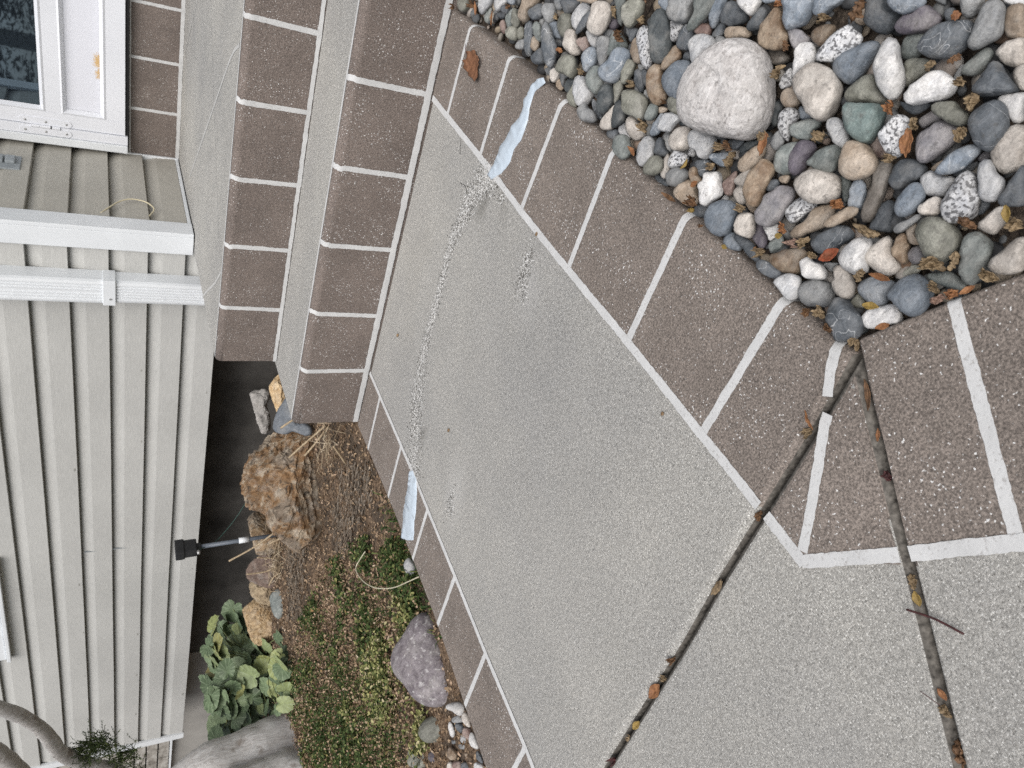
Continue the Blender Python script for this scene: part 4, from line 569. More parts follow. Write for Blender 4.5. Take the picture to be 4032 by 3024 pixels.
def m_plain(name, col, rough=.5, spec=.4, dirt=.12, ds=18, metal=0):
    m, t, b = mat(name, rough, spec); c = coords(t)
    g = nz(t, c, ds, 5, .6)
    L(t, mix(t, 1.0, col, ramp(t, g, [(.3, 1-dirt), (.68, 1+dirt*.4)]), 'MULTIPLY'), b.inputs['Base Color'])
    b.inputs['Metallic'].default_value = metal
    bump(t, b, nz(t, c, 260, 2), .12, .0006); return m
def m_siding(name, base, axis):
    m, t, b = mat(name, .62, .3)
    c = coords(t, scale=(6, 1, 1) if axis == 'x' else (1, 6, 1)); c0 = coords(t)
    g = nz(t, coords(t, scale=(.10, 1, 1) if axis == 'x' else (1, .10, 1)), 330, 4, .6); big = nz(t, c0, 2.4, 4); st = nz(t, c0, 9, 5)
    col = mix(t, 1.0, base, ramp(t, g, [(.3, .90), (.7, 1.07)]), 'MULTIPLY')
    col = mix(t, 1.0, col, ramp(t, big, [(.35, .93), (.65, 1.05)]), 'MULTIPLY')
    col = mix(t, ramp(t, st, [(.66, 0), (.74, .22)]), col, tuple(x*.72 for x in base))
    L(t, col, b.inputs['Base Color']); bump(t, b, g, .35, .0012); return m
def m_stone(name, a, b_, kind='', rough=.56):
    m, t, b = mat(name, rough, .32); c = coords(t, True)
    f = nz(t, c, 55, 4, .6, .4); g = nz(t, c, 420, 2); st = nz(t, coords(t, True, (1, 3.2, 2.1)), 60, 3, .5, .8)
    col = mix(t, ramp(t, f, [(.36, 0), (.64, 1)]), a, b_)
    col = mix(t, 1.0, col, ramp(t, st, [(.3, .78), (.7, 1.18)]), 'MULTIPLY')
    col = mix(t, 1.0, col, ramp(t, g, [(.3, .86), (.7, 1.14)]), 'MULTIPLY')
    oi = N(t, 'ShaderNodeObjectInfo').outputs['Random']
    if kind == 'granite':
        k = nz(t, c, 300, 2, .5); col = mix(t, ramp(t, k, [(.53, 0), (.58, .88)]), col, (.07, .07, .075))
        k = nz(t, c, 190, 2, .5); col = mix(t, ramp(t, k, [(.60, 0), (.66, .6)]), col, (.16, .16, .17))
    if kind == 'pit':
        k = nz(t, c, 150, 3, .6); col = mix(t, ramp(t, k, [(.34, .55), (.42, 0)]), col, (.26, .235, .225)); k = nz(t, c, 90, 4, .6); col = mix(t, ramp(t, k, [(.56, 0), (.66, .4)]), col, (.72, .71, .70))
    if kind == 'vein':
        v = nz(t, c, 34, 1, .4, 1.2); vf = ramp(t, v, [(.492, 0), (.5, 1), (.508, 0)])
        gate = ramp(t, oi, [(.55, 0), (.6, .7)], 'LINEAR'); mu = N(t, 'ShaderNodeMath', _operation='MULTIPLY'); L(t, vf, mu.inputs[0]); L(t, gate, mu.inputs[1])
        col = mix(t, mu.outputs[0], col, (.55, .56, .57))
    if kind == 'rust':
        r = nz(t, c, 9, 4, .6, .5); col = mix(t, ramp(t, r, [(.48, 0), (.58, .85)]), col, (.20, .165, .13))
        r = nz(t, c, 26, 5, .65, .6); col = mix(t, ramp(t, r, [(.5, 0), (.62, .8)]), col, (.42, .36, .28))
        r = nz(t, c, 40, 5, .7, .9); col = mix(t, ramp(t, r, [(.36, .9), (.46, 0)]), col, (.035, .028, .022))
    du = nz(t, c, 20, 5, .7); col = mix(t, ramp(t, du, [(.5, 0), (.72, .38)]), col, (.40, .385, .36)); pt = nz(t, c, 170, 3, .65); col = mix(t, ramp(t, pt, [(.30, .5), (.40, 0)]), col, (.06, .055, .05))
    h = N(t, 'ShaderNodeHueSaturation'); L(t, col, h.inputs['Color'])
    rv = N(t, 'ShaderNodeMapRange'); rv.inputs[3].default_value = .78; rv.inputs[4].default_value = 1.22; L(t, oi, rv.inputs[0]); L(t, rv.outputs[0], h.inputs['Value'])
    L(t, h.outputs[0], b.inputs['Base Color'])
    ad = N(t, 'ShaderNodeMath', _operation='MULTIPLY_ADD'); L(t, f, ad.inputs[0]); ad.inputs[1].default_value = 2.0; L(t, g, ad.inputs[2])
    bump(t, b, ad.outputs[0], .5, .0016 if kind != 'rust' else .004); return m
def m_island(name, stops, rough=.7, spec=.25, trans=0.0):
    m, t, b = mat(name, rough, spec); gi = N(t, 'ShaderNodeNewGeometry').outputs['Random Per Island']
    f = nz(t, coords(t), 160, 2)
    col = mix(t, 1.0, ramp(t, gi, stops), ramp(t, f, [(.3, .75), (.7, 1.2)]), 'MULTIPLY')
    L(t, col, b.inputs['Base Color']); return m
def m_leaf(name, base, dark):
    m, t, b = mat(name, .6, .3); c = coords(t, True); f = nz(t, c, 130, 4, .6); g = nz(t, c, 500, 2)
    col = mix(t, ramp(t, f, [(.35, 0), (.65, 1)]), dark, base); L(t, mix(t, 1.0, col, ramp(t, g, [(.3, .8), (.7, 1.15)]), 'MULTIPLY'), b.inputs['Base Color'])
    bump(t, b, f, .5, .001); return m
CONC = m_concrete(stains=[(x, y-.004, .075, .045, 0, .75, (.46, .455, .44)) for x, y in ((-.46, 1.235), (-.53, 1.265), (-.60, 1.283), (-.68, 1.288), (-.76, 1.288), (-.85, 1.285), (-.93, 1.272), (-1.0, 1.254), (-1.07, 1.222), (-1.13, 1.195))]+[(-1.05, .97, .22, .13, .2, .45, (.60, .60, .60)), (-.53, .96, .16, .12, .3, .35, (.58, .58, .585)), (-1.07, 1.178, .15, .045, -.35, 1.0, (.17, .165, .15)), (-.49, 1.205, .10, .05, -.3, 1.0, (.17, .165, .15)), (-.46, 1.13, .10, .06, .6, .5, (.20, .19, .17)), (-.75, 1.42, .5, .16, 0, .35, (.33, .31, .27)), (-.62, .15, .3, .2, .4, .30, (.30, .30, .31)), (-.35, -.02, .25, .2, 0, .3, (.29, .285, .29)), (-.85, .62, .3, .25, .5, .25, (.47, .46, .43))]); DIRTY = m_plain('grimy joint concrete', (.15, .139, .124), .95, .1, .75, 150); TREAD = m_concrete('tread concrete', (.35, .345, .33), .3)
BROWN = m_brown(); RISER = m_brown('riser brown', (.165, .137, .122), .9, 330); WHITE = m_white()
CAULK = m_plain('caulk', (.52, .60, .68), .32, .5, .10, 90)
VINYL = m_plain('white vinyl', (.74, .77, .80), .38, .45, .07, 8)
DOORM = m_plain('door white', (.76, .78, .83), .30, .5, .05, 5)
SIDX = m_siding('grey siding', (.470, .472, .458), 'x'); SIDY = m_siding('shaded grey siding', (.41, .395, .355), 'y')  # side wall: same siding with porch shade mixed into its darker, warmer colour
BLACK = m_plain('black rubber', (.02, .02, .021), .6, .3, .2, 40)
GREYP = m_plain('grey plastic', (.30, .33, .35), .5, .4, .15, 40)
DARKV = m_plain('dark mottled grey', (.11, .105, .098), .8, .2, .6, 4)
FOUND = m_plain('parged foundation', (.34, .33, .31), .9, .2, .22, 5)
STEEL = m_plain('steel', (.5, .5, .5), .35, .5, .3, 90, .6)
POLE = m_plain('grey pole', (.13, .15, .18), .4, .4, .15, 60)
SOIL, _t, _b = mat('soil', .95, .1); _c = coords(_t)
_f = nz(_t, _c, 120, 5, .7); _g = nz(_t, _c, 16, 4)
_sc = mix(_t, ramp(_t, _g, [(.4, 0), (.6, 1)]), ramp(_t, _f, [(.3, (.02, .014, .010)), (.5, (.17, .118, .08)), (.75, (.33, .245, .17))]), ramp(_t, _f, [(.3, (.03, .025, .02)), (.6, (.11, .085, .065)), (.8, (.17, .14, .11))]))
_gp = nz(_t, _c, 7, 4); L(_t, mix(_t, spot(_t, _c, -2.15, 1.12, 1.0, .42, -.55, _gp, .9), _sc, ramp(_t, _f, [(.3, (.012, .018, .006)), (.55, (.045, .055, .018)), (.8, (.11, .11, .045))])), _b.inputs['Base Color'])
bump(_t, _b, _f, .9, .006)
BEDM, _t, _b = mat('dark pebble bed', .9, .15); _c = coords(_t); _f = nz(_t, _c, 130, 4, .7)
L(_t, ramp(_t, _f, [(.35, (.025, .020, .017)), (.55, (.075, .060, .048)), (.75, (.17, .14, .11))]), _b.inputs['Base Color']); bump(_t, _b, _f, .9, .005)
STONE = dict(
 d=m_stone('dark slate', (.075, .085, .096), (.12, .13, .142), 'vein'), k=m_stone('black stone', (.035, .042, .047), (.08, .088, .09)),
 b=m_stone('blue grey stone', (.145, .172, .205), (.235, .262, .295), 'vein'), g=m_stone('mid grey stone', (.19, .195, .20), (.28, .285, .285)),
 l=m_stone('pale grey stone', (.36, .37, .385), (.50, .50, .50)), w=m_stone('white stone', (.46, .46, .465), (.65, .64, .625)),
 t=m_stone('tan stone', (.26, .205, .155), (.40, .335, .27)), o=m_stone('rusty stone', (.155, .105, .068), (.30, .24, .18)),
 r=m_stone('reddish stone', (.13, .085, .075), (.28, .22, .195)), n=m_stone('greenish stone', (.125, .142, .138), (.22, .238, .228)),
 e=m_stone('teal stone', (.12, .165, .16), (.19, .235, .225)), p=m_stone('granite', (.42, .43, .45), (.60, .60, .60), 'granite'),
 c=m_stone('cream stone', (.34, .31, .28), (.51, .475, .435)), m=m_stone('mauve stone', (.19, .185, .20), (.28, .265, .27)),
 v=m_stone('olive stone', (.16, .16, .135), (.26, .26, .225)), u=m_stone('purple stone', (.09, .08, .10), (.15, .135, .155)),
 y=m_stone('brown stone', (.085, .075, .065), (.15, .135, .12)))
ROCKM = dict(big_rust=m_stone('rust rock', (.165, .088, .038), (.28, .18, .10), 'rust', .8), back_orange=m_stone('orange rock', (.40, .27, .14), (.52, .40, .25), '', .8),
 slab_blue=m_stone('slab slate', (.10, .115, .135), (.15, .165, .185)), grey_block=m_stone('grey block stone', (.30, .29, .275), (.42, .40, .38), '', .85), second_rust=m_stone('rust rock two', (.22, .14, .075), (.33, .24, .15), 'rust', .8),
 purple_brown=m_stone('brown rock', (.13, .09, .075), (.22, .165, .135), '', .85), yellow_flat=m_stone('yellow rock', (.30, .23, .15), (.45, .36, .24), '', .85),
 tan_big=m_stone('tan rock', (.28, .185, .095), (.50, .38, .235), '', .8), boulder_purple=m_stone('purple boulder', (.125, .108, .118), (.235, .212, .225), 'pit', .6),
 boulder_pale=m_stone('pale boulder', (.56, .535, .52), (.70, .68, .67), 'pit', .75))
# ---------------------------------------------------------------- ground
def grid(x0, x1, y0, y1, n, m, zf):
    v = [(x0+(x1-x0)*i/n, y0+(y1-y0)*j/m) for j in range(m+1) for i in range(n+1)]
    v = [(x, y, zf(x, y)) for x, y in v]
    f = [(j*(n+1)+i, j*(n+1)+i+1, (j+1)*(n+1)+i+1, (j+1)*(n+1)+i) for j in range(m) for i in range(n)]
    return v, f
structure(obj('ground', ([(-60, -60, -.25), (60, -60, -.25), (60, 60, -.25), (-60, 60, -.25)], [(0, 1, 2, 3)]), m_plain('far ground', (.10, .11, .06), .95, .1, .4, 1)))
def sst(a, b, x):
    t = max(0, min(1, (x-a)/(b-a))); return t*t*(3-2*t)
def soil_z(x, y):
    d = y - .25*(x+1.9)*0
    return -.035+.045*sst(1.45, 2.0, d)-.16*sst(2.22, 2.5, d)+.007*fbm((x, y, 0), 9, 4)+.004*fbm((x, y, 5), 40, 3)-.02*sst(-1.46, -1.38, x)
structure(obj('soil', grid(-6.5, -1.3, -1.5, 2.9, 260, 220, soil_z), SOIL, smooth=True))
structure(obj('pebble_bed_soil', grid(-.32, 1.6, -1.0, 1.62, 120, 160, lambda x, y: -.034+.006*fbm((x, y, 0), 30, 3)), BEDM, smooth=True))
# ---------------------------------------------------------------- slabs
def inset(P, d):
    n = len(P); o = []
    for i in range(n):
        a, b, c = Vector(P[i-1]), Vector(P[i]), Vector(P[(i+1) % n])
        u, v = (b-a).normalized(), (c-b).normalized(); nu, nv = Vector((-u.y, u.x)), Vector((-v.y, v.x))
        k = nu+nv; k = k/max(.25, (1+nu.dot(nv))); o.append(b+k*d)
    return o
def slab(name, P, z, r, depth, painted=lambda x, y: False, crack=lambda x, y: False, dz=.4):
    bm = bmesh.new(); prof = [(0, -depth), (0, -r)]+[(r-r*math.cos(a), -r+r*math.sin(a)) for a in (math.radians(k*18) for k in range(1, 6))]
    rings = [[bm.verts.new((q.x, q.y, z+h)) for q in inset(P, d)] for d, h in prof]; n = len(P)
    for A, B in zip(rings, rings[1:]):
        for i in range(n):
            f = bm.faces.new((A[i], A[(i+1) % n], B[(i+1) % n], B[i])); f.smooth = True
            c = f.calc_center_median(); f.material_index = 2 if c.z < z-r*dz and crack(c.x, c.y) else (1 if painted(c.x, c.y) else (2 if c.z < z-r*.5 else 0))
    bm.faces.new(rings[-1]); return structure(obj(name, bm, [CONC, BROWN, DIRTY]))
def dense(P, step):
    P = [Vector(p) for p in P]; o = []
    for a, b in zip(P, P[1:]):
        k = max(1, int((b-a).length/step))
        o += [a.lerp(b, i/k) for i in range(k)]
    return o+[P[-1]]
def border_faces(bm, inner, outer, z, r, e, drop=.05):
    rows = []
    for p, q in zip(inner, outer):
        p, q = Vector(p), Vector(q); d = (q-p).normalized(); l = (q-p).length
        row = [(0, e), (l-r, e)]+[(l-r+(r+e)*math.sin(a), (r+e)*math.cos(a)-r) for a in (math.radians(18*k) for k in range(1, 6))]+[(l+e, -drop)]
        rows.append([bm.verts.new((p.x+d.x*s, p.y+d.y*s, z+h)) for s, h in row])
    for A, B in zip(rows, rows[1:]):
        for i in range(len(A)-1):
            f = bm.faces.new((A[i], B[i], B[i+1], A[i+1])); f.smooth = i > 0
def ribbon(bm, pts, w, e=.0014, jit=.0007, step=.004):
    """a painted line along 3D points with normals; pts: (point, normal)"""
    P = []
    for (a, na), (b, nb) in zip(pts, pts[1:]):
        k = max(1, int((b-a).length/step)); P += [(a.lerp(b, i/k), na.lerp(nb, i/k).normalized()) for i in range(k)]
    P.append(pts[-1]); prev = None
    for i, (p, n) in enumerate(P):
        t = (P[min(i+1, len(P)-1)][0]-P[max(i-1, 0)][0]).normalized(); s = t.cross(n).normalized()
        ww = w(i/len(P)) if callable(w) else w
        j1, j2 = [jit*(fbm(p+Vector((0, 0, k)), 160, 2)*1.6+fbm(p+Vector((0, 0, k)), 25, 2)) for k in (0, 9)]
        cur = [bm.verts.new(p+n*e+s*(ww/2+j1)), bm.verts.new(p+n*e-s*(ww/2+j2))]
        if prev: bm.faces.new((prev[0], prev[1], cur[1], cur[0]))
        prev = cur
UP = Vector((0, 0, 1))
def flat(P, z): return [(Vector((p[0], p[1], z)), UP) for p in P]
def edge_line(p, q, z, r, drop=.03, lead=0.0):
    p, q = Vector(p), Vector(q); d = (q-p).normalized(); l = (q-p).length; o = []
    for s, h, a in [(-lead, 0, 0), (l-r, 0, 0)]+[(l-r+r*math.sin(a), r*math.cos(a)-r, a) for a in (math.radians(15*k) for k in range(1, 7))]+[(l, -drop, math.pi/2)]:
        o.append((Vector((p.x+d.x*s, p.y+d.y*s, z+h)), Vector((d.x*math.sin(a), d.y*math.sin(a), math.cos(a)))))
    return o
ZF = 0.0; RR = .013
LO = [(-1.374, 1.574), (-1.359, 1.21), (-1.362, .883), (-1.396, .544), (-1.408, .322)]
RO = [(-.262, .3765), (-.261, .5), (-.253, .70), (-.245, .87), (-.232, 1.06), (-.226, 1.27), (-.223, 1.46), (-.22, 1.574)]
rear = [tuple(v) for v in dense(LO, .1)]+[(-1.0, .342), (-.71, .352), (-.575, .3615), (-.472, .365), (-.371, .3683), (-.317, .3715)]+[tuple(v) for v in dense(RO, .06)]
walk = slab('walkway', rear, 0, .013, .12, lambda x, y: x > -.472 or (x < -1.3 and y > .34), lambda x, y: y < .379 and x < -.262)
C2b = [(-.2555, .3705), (-.2756, .3467), (-.2978, .3189), (-.3251, .2827), (-.3532, .2472), (-.383, .2071), (-.4124, .1689), (-.4453, .1269), (-.4893, .0705), (-.75, -.264), (-1.3, -.97)]
C2 = [(x-.0065, y-.002) for x, y in C2b]
fr = [tuple(v) for v in dense([(-.262, .3695), (-.317, .3665), (-.371, .3633), (-.472, .3600), (-.575, .3565), (-.71, .3469), (-1.0, .337), (-1.62, .318)], .1)]+[(-1.62, -.95)]+C2[::-1][:-1]
slab('front_walkway', fr, ZF, .0105, .12, lambda x, y: x > -.472 and y > .232, lambda x, y: True, .06)
RE = [(-.248, .3805), (-.168, .3255), (-.122, .2910), (.108, .123), (.508, -.169)]
rt = [tuple(v) for v in dense([RE[0]]+C2b, .05)]+[(-1.3, -1.6), (.9, -1.6)]+[tuple(v) for v in dense(RE, .05)][::-1][:-1]
slab('side_walkway', rt, ZF, .004, .12, lambda x, y: y > .22-(x+.37)*.72)
# dark joint filler and debris
structure(obj('joint_dirt', ([(-1.9, -1.0, -.022), (-.2, -1.0, -.022), (-.2, .42, -.022), (-1.9, .42, -.022)], [(0, 1, 2, 3)]), BEDM))
# brown painted borders, rounded over the slab edges
bm = bmesh.new()
def at_y(P, y):
    for a, b in zip(P, P[1:]):
        if min(a[1], b[1]) <= y <= max(a[1], b[1]): k = (y-a[1])/(b[1]-a[1]); return (a[0]+(b[0]-a[0])*k, y)
    return (P[0][0], y) if abs(P[0][1]-y) < abs(P[-1][1]-y) else (P[-1][0], y)
RI = [(-.470, .3690), (-.468, .40), (-.461, .531), (-.452, .70), (-.444, .91), (-.436, 1.059), (-.423, 1.221), (-.405, 1.57)]
ys = [.3835+i*(1.571-.3835)/40 for i in range(41)]
border_faces(bm, [at_y(RI, y) for y in ys], [at_y(RO, y) for y in ys], 0, RR, .0006)
bm.faces.new([bm.verts.new((x, y, .0006)) for x, y in ((-.470, .3765), (-.371, .380), (-.317, .3828), (-.277, .3838), (-.469, .3838))])
LI = [(-1.173, 1.57), (-1.178, 1.176), (-1.184, 1.043), (-1.192, .86), (-1.203, .675), (-1.206, .487), (-1.218, .335)]
ys = [.336+i*(1.571-.336)/30 for i in range(31)]
border_faces(bm, [at_y(LI, y) for y in ys][::-1], [at_y(LO, y) for y in ys][::-1], 0, .009, .0007)
pb = obj('painted_border', bm, BROWN, walk)
bm = bmesh.new()
vs = [bm.verts.new((x, y, ZF+.0008)) for x, y in ((-.290, .3570), (-.317, .3555), (-.371, .3525), (-.468, .3490), (-.475, .293), (-.3915, .2160), (-.3690, .2475), (-.3135, .3185), (-.288, .3500))]
bm.faces.new(vs); obj('painted_corner', bm, BROWN, bpy.data.objects['front_walkway'])
SI = [(-.3765, .2165), (-.298, .160), (-.22, .103), (0.05, -.095), (.4, -.35)]
bm = bmesh.new()
n_ = 24
def along(P, u):
    P = [Vector(p) for p in P]; l = [(b-a).length for a, b in zip(P, P[1:])]; s = u*sum(l)
    for a, b, k in zip(P, P[1:], l):
        if s <= k: return a.lerp(b, s/k)
        s -= k
    return P[-1]
inn = [along(SI, i/n_) for i in range(n_+1)]; ou = [along(RE, (i/n_)*.98+.004) for i in range(n_+1)]
border_faces(bm, inn, ou, ZF, .004, .0006)
side = bpy.data.objects['side_walkway']
obj('painted_border', bm, BROWN, side)
# white lines
bm = bmesh.new()
ribbon(bm, flat(RI, 0), .0135); ribbon(bm, flat(LI, 0), .0125)
for y, yo in ((1.470, 1.462), (1.271, 1.262), (1.062, 1.043), (.869, .868), (.676, .674), (.486, .480)):
    ribbon(bm, edge_line(at_y(RI, y), at_y(RO, yo), 0, RR), .0115 if y > .8 else .0125, e=.0011)
for y, yo in ((1.464, 1.46), (1.266, 1.261), (1.052, 1.047), (.861, .858), (.677, .669), (.484, .478)):
    ribbon(bm, edge_line(at_y(LI, y), at_y(LO, yo), 0, .009), .0115, e=.0011)
ribbon(bm, flat([(-.3135, .3725), (-.3107, .3744), (-.2925, .3846), (-.2790, .3905)], .0004), .0125, e=.0011); ribbon(bm, edge_line((-.2800, .3902), (-.2600, .3970), 0, .013), .0125, e=.0012)
obj('line_marking', bm, WHITE, walk)
bm = bmesh.new()
ribbon(bm, flat([(-.470, .3545), (-.4755, .2880)], ZF), .014); ribbon(bm, flat([(-.4755, .2915), (-.3850, .2228)], ZF), .0145, e=.0017)
ribbon(bm, flat([(-.3275, .3615), (-.3373, .3585), (-.3856, .3345), (-.425, .3150), (-.4655, .2968)], ZF), lambda u: .0125, e=.0019)
obj('line_marking', bm, WHITE, bpy.data.objects['front_walkway'])
bm = bmesh.new()
ribbon(bm, flat(SI, ZF), .0145, e=.0017); ribbon(bm, edge_line((-.298, .162), (-.1675, .3245), ZF, .004), .0125, e=.0011)
ribbon(bm, edge_line((-.13, .04), (-.01, .202), ZF, .004), .0125, e=.0011)
obj('line_marking', bm, WHITE, side)
# caulk smears (thick beads of sealant over the crack)
def smear(name, P, z, h, lab):
    P = [Vector(p) for p in P]; bm = bmesh.new(); d = []
    for p in dense([*P, P[0]], .006)[:-1]: d.append(p+Vector((fbm((p.x, p.y, 1), 120, 3), fbm((p.x, p.y, 4), 120, 3)))*.0025)
    c = sum(d, Vector((0, 0)))/len(d)
    out = [bm.verts.new((p.x, p.y, z)) for p in d]
    mid = [bm.verts.new((p.x, p.y, z+h)) for p in inset([tuple(q) for q in d], .0015 if area2(d) > 0 else -.0015)]
    n = len(d)
    for i in range(n): bm.faces.new((out[i], out[(i+1) % n], mid[(i+1) % n], mid[i]))
    top = bm.faces.new(mid)
    bmesh.ops.triangulate(bm, faces=[top]); bmesh.ops.subdivide_edges(bm, edges=[e for e in bm.edges if e.calc_length() > .012], cuts=2)
    for v in bm.verts:
        if v.co.z > z+h*.5: v.co.z += .0024*fbm((v.co.x*50, v.co.y*130, 0), 1, 3)
    bmesh.ops.recalc_face_normals(bm, faces=bm.faces[:])
    if bm.faces[0].normal.z < 0 and False: pass
    return tag(obj(name, bm, CAULK, None, True), lab, 'sealant smear', 'sealant over the walkway crack')
def area2(d): return sum(a.x*b.y-b.x*a.y for a, b in zip(d, d[1:]+d[:1]))
CR = [p if p[0] < -.245 else (p[0]-.004, p[1]) for p in CAULK_R]
smear('sealant_smear', CR, .0008, .0022, 'long pale blue sealant smear crossing the brown border beside the river stones')
smear('sealant_smear', CAULK_L, .0008, .0018, 'short pale blue sealant smear on the brown border beside the garden bed')
# ground-out crack: loose broken grains along the band
bm = bmesh.new(); sp = [Vector((x, y, 0)) for x, y in SCRATCH]; cp = curve_pts(sp, 12)
def grain(x, y, s, dark):
    a = random.uniform(0, 6.28); k = random.choice((3, 4, 4, 5)); h = random.uniform(.0006, .0022)
    vs = [bm.verts.new((x+s*random.uniform(.6, 1.2)*math.cos(a+6.28*i/k), y+s*random.uniform(.6, 1.2)*math.sin(a+6.28*i/k), .0003+random.uniform(0, .6)*h)) for i in range(k)]
    t = bm.verts.new((x+random.uniform(-.4, .4)*s, y+random.uniform(-.4, .4)*s, h))
    for i in range(k): bm.faces.new((vs[i], vs[(i+1) % k], t)).material_index = dark
for i in range(13000):
    u = min(.9999, random.choice((random.random(), random.random()**2.2, random.random()**2.2, 1-random.random()**2))); p = cp[min(len(cp)-1, int(u*len(cp)))]
    wdt = .040-.026*math.sin(min(1, u*1.25)*3.1)
    g1, g2 = random.gauss(0, wdt*.55), random.gauss(0, .012)
    grain(p.x+g2, p.y+g1, random.uniform(.0007, .0024), random.choices((0, 1, 2), (.34, .27, .39))[0])
for (x, y), (sx, sy), n in ((PATCH1[0], (.010, .016), 90), (PATCH1[2], (.022, .016), 330), (PATCH1[3], (.010, .010), 90), (PATCH1[4], (.022, .009), 170), (PATCH1[5], (.012, .008), 70)):
    for i in range(n): grain(x+random.gauss(0, sx), y+random.gauss(0, sy*.6), random.uniform(.0008, .002), 1 if random.random() < .5 else 0)
stuff(obj('crushed_concrete', bm, [m_plain('white grains', (.64, .64, .63), .7, .4, .2, 300), m_plain('dark grains', (.13, .125, .115), .8, .3, .2, 300), m_plain('grey grains', (.40, .395, .38), .8, .3, .2, 300)], walk))
# thin hairline cracks and a wet looking stain beside the repair
bm = bmesh.new()
for P in (CRACK_A, CRACK_B): ribbon(bm, flat([(a, b) for a, b in P], 0), .0009, e=.0004, jit=.001)
obj('hairline_crack', bm, BLACK, walk)
# scattered crumbs on the concrete
CR_M = [m_leaf('brown crumb', (.30, .20, .11), (.14, .09, .05)), BLACK]
for i, (x, y, s, k, lab) in enumerate([(SPOTS[3][0], SPOTS[3][1], .006, 0, 'small grey brown crumb on the white line near the rough concrete band'), (SPOTS[4][0], SPOTS[4][1], .007, 0, 'small tan crumb of debris on the concrete below the crushed band'), (SPOTS[5][0], SPOTS[5][1], .008, 0, 'small ochre crumb on the concrete near the bottom step'), (SPOTS[6][0], SPOTS[6][1], .005, 0, 'tiny tan crumb on the concrete beside the long white line')]):
    b2 = bmesh.new(); bmesh.ops.create_icosphere(b2, subdivisions=2, radius=s*.65)
    for v in b2.verts: v.co = Vector((v.co.x, v.co.y*.8, v.co.z*.45))*(1+.5*fbm(v.co, 160, 2))
    o = obj('crumb', b2, CR_M[k], None, True); o.location = (x, y, s*.35); tag(o, lab, 'debris crumb', 'crumbs on the walkway')
# ---------------------------------------------------------------- steps
Y1, Z1, Y2, Z2, Y3 = 1.583, .187, 1.860, .3625, 3.24
steps = empty('entry_steps', (-.6, 1.583, 0), 'two painted concrete steps and porch slab, brown risers with white lines', 'steps')
def step_profile(y, zb, zt, yback, r=.019):
    P = [(y, zb), (y, zt-r)]+[(y+r-r*math.cos(a), zt-r+r*math.sin(a)) for a in (math.radians(15*k) for k in range(1, 7))]+[(yback, zt)]
    return P
def step_mesh(P, xl, xr, ztbot):
    bm = bmesh.new(); nx = 24
    rows = [[bm.verts.new((xl+(xr-xl)*i/nx, y, z)) for i in range(nx+1)] for y, z in P]
    for j, (A, B) in enumerate(zip(rows, rows[1:])):
        for i in range(nx):
            f = bm.faces.new((A[i], A[i+1], B[i+1], B[i])); f.material_index = 0 if j == len(P)-2 else 1; f.smooth = 0 < j < len(P)-2
    for xi in (0, nx):
        vs = [r[xi] for r in rows]; e = bm.verts.new((vs[0].co.x, P[-1][0], ztbot)); fc = bm.faces.new(vs+[e]); fc.material_index = 1
    bmesh.ops.recalc_face_normals(bm, faces=bm.faces[:]); return bm
XR = 1.3
for nm, y, zb, zt, yb, xl, xs in (('lower_step', Y1, -.12, Z1, Y2+.02, -1.362, (-.402, -.600, -.795, -.990, -1.176)), ('upper_step', Y2, .15, Z2, Y3, -1.342, (-.383, -.574, -.769, -.9625, -1.156))):
    P = step_profile(y, zb, zt, yb); r = .019
    st = keep(obj(nm, step_mesh(P, xl, XR, zb), [TREAD, RISER]), steps)
    bm = bmesh.new()
    path = [(Vector((0, a, b)), Vector((0, -1, 0)).lerp(UP, max(0, min(1, (i-1)/6))).normalized()) for i, (a, b) in enumerate(P[:-1])]
    path = [(Vector((0, y, (0 if nm == 'lower_step' else Z1)+.008)), Vector((0, -1, 0)))]+path[1:]
    for x in list(xs)+[(-.2+i*.195) for i in range(7)]:
        ribbon(bm, [(p+Vector((x+random.uniform(-.002, .002), 0, 0)), n) for p, n in path], .0125, e=.001)
    ribbon(bm, [(Vector((xl, y+r+.005, zt)), UP), (Vector((XR, y+r+.005, zt)), UP)], .010, e=.001, step=.008)
    z0 = 0 if nm == 'lower_step' else Z1
    ribbon(bm, [(Vector((xl, y, z0+.0075)), Vector((0, -1, 0))), (Vector((XR, y, z0+.009)), Vector((0, -1, 0)))],   .0155 if nm == 'lower_step' else .0105, e=.0025, jit=.001, step=.008)
    keep(obj('line_marking', bm, WHITE), steps)
# door riser, painted brown with white lines
bm = boxes([(-1.298, XR, Y3, Y3+.1, Z2-.05, .551)])
keep(obj('door_riser', bm, RISER), steps)
bm = bmesh.new(); F = Vector((0, -1, 0))
for x in (-.698, -.898, -1.0955, -.50, -.30, -.1): ribbon(bm, [(Vector((x, Y3, Z2)), F), (Vector((x, Y3, .551)), F)], .0115, e=.001)
ribbon(bm, [(Vector((-1.298, Y3, Z2+.008)), F), (Vector((XR, Y3, Z2+.008)), F)], .014, e=.0016, step=.01)
ribbon(bm, [(Vector((-1.291, Y3, Z2)), F), (Vector((-1.291, Y3, .551)), F)], .013, e=.0013)
ribbon(bm, [(Vector((-1.298, Y3, .547)), F), (Vector((XR, Y3, .547)), F)], .005, e=.0013, step=.01)
keep(obj('line_marking', bm, WHITE), steps)
bm = bmesh.new()
def floor_line(P, w): ribbon(bm, flat(P, Z2), w, e=.0008, jit=.0004, step=.02)
floor_line([tuple(p)[:2] for p in curve_pts([(-.455, 1.90, 0), (-.52, 2.02, 0), (-.719, 2.26, 0), (-1.173, 2.80, 0)])], .010)
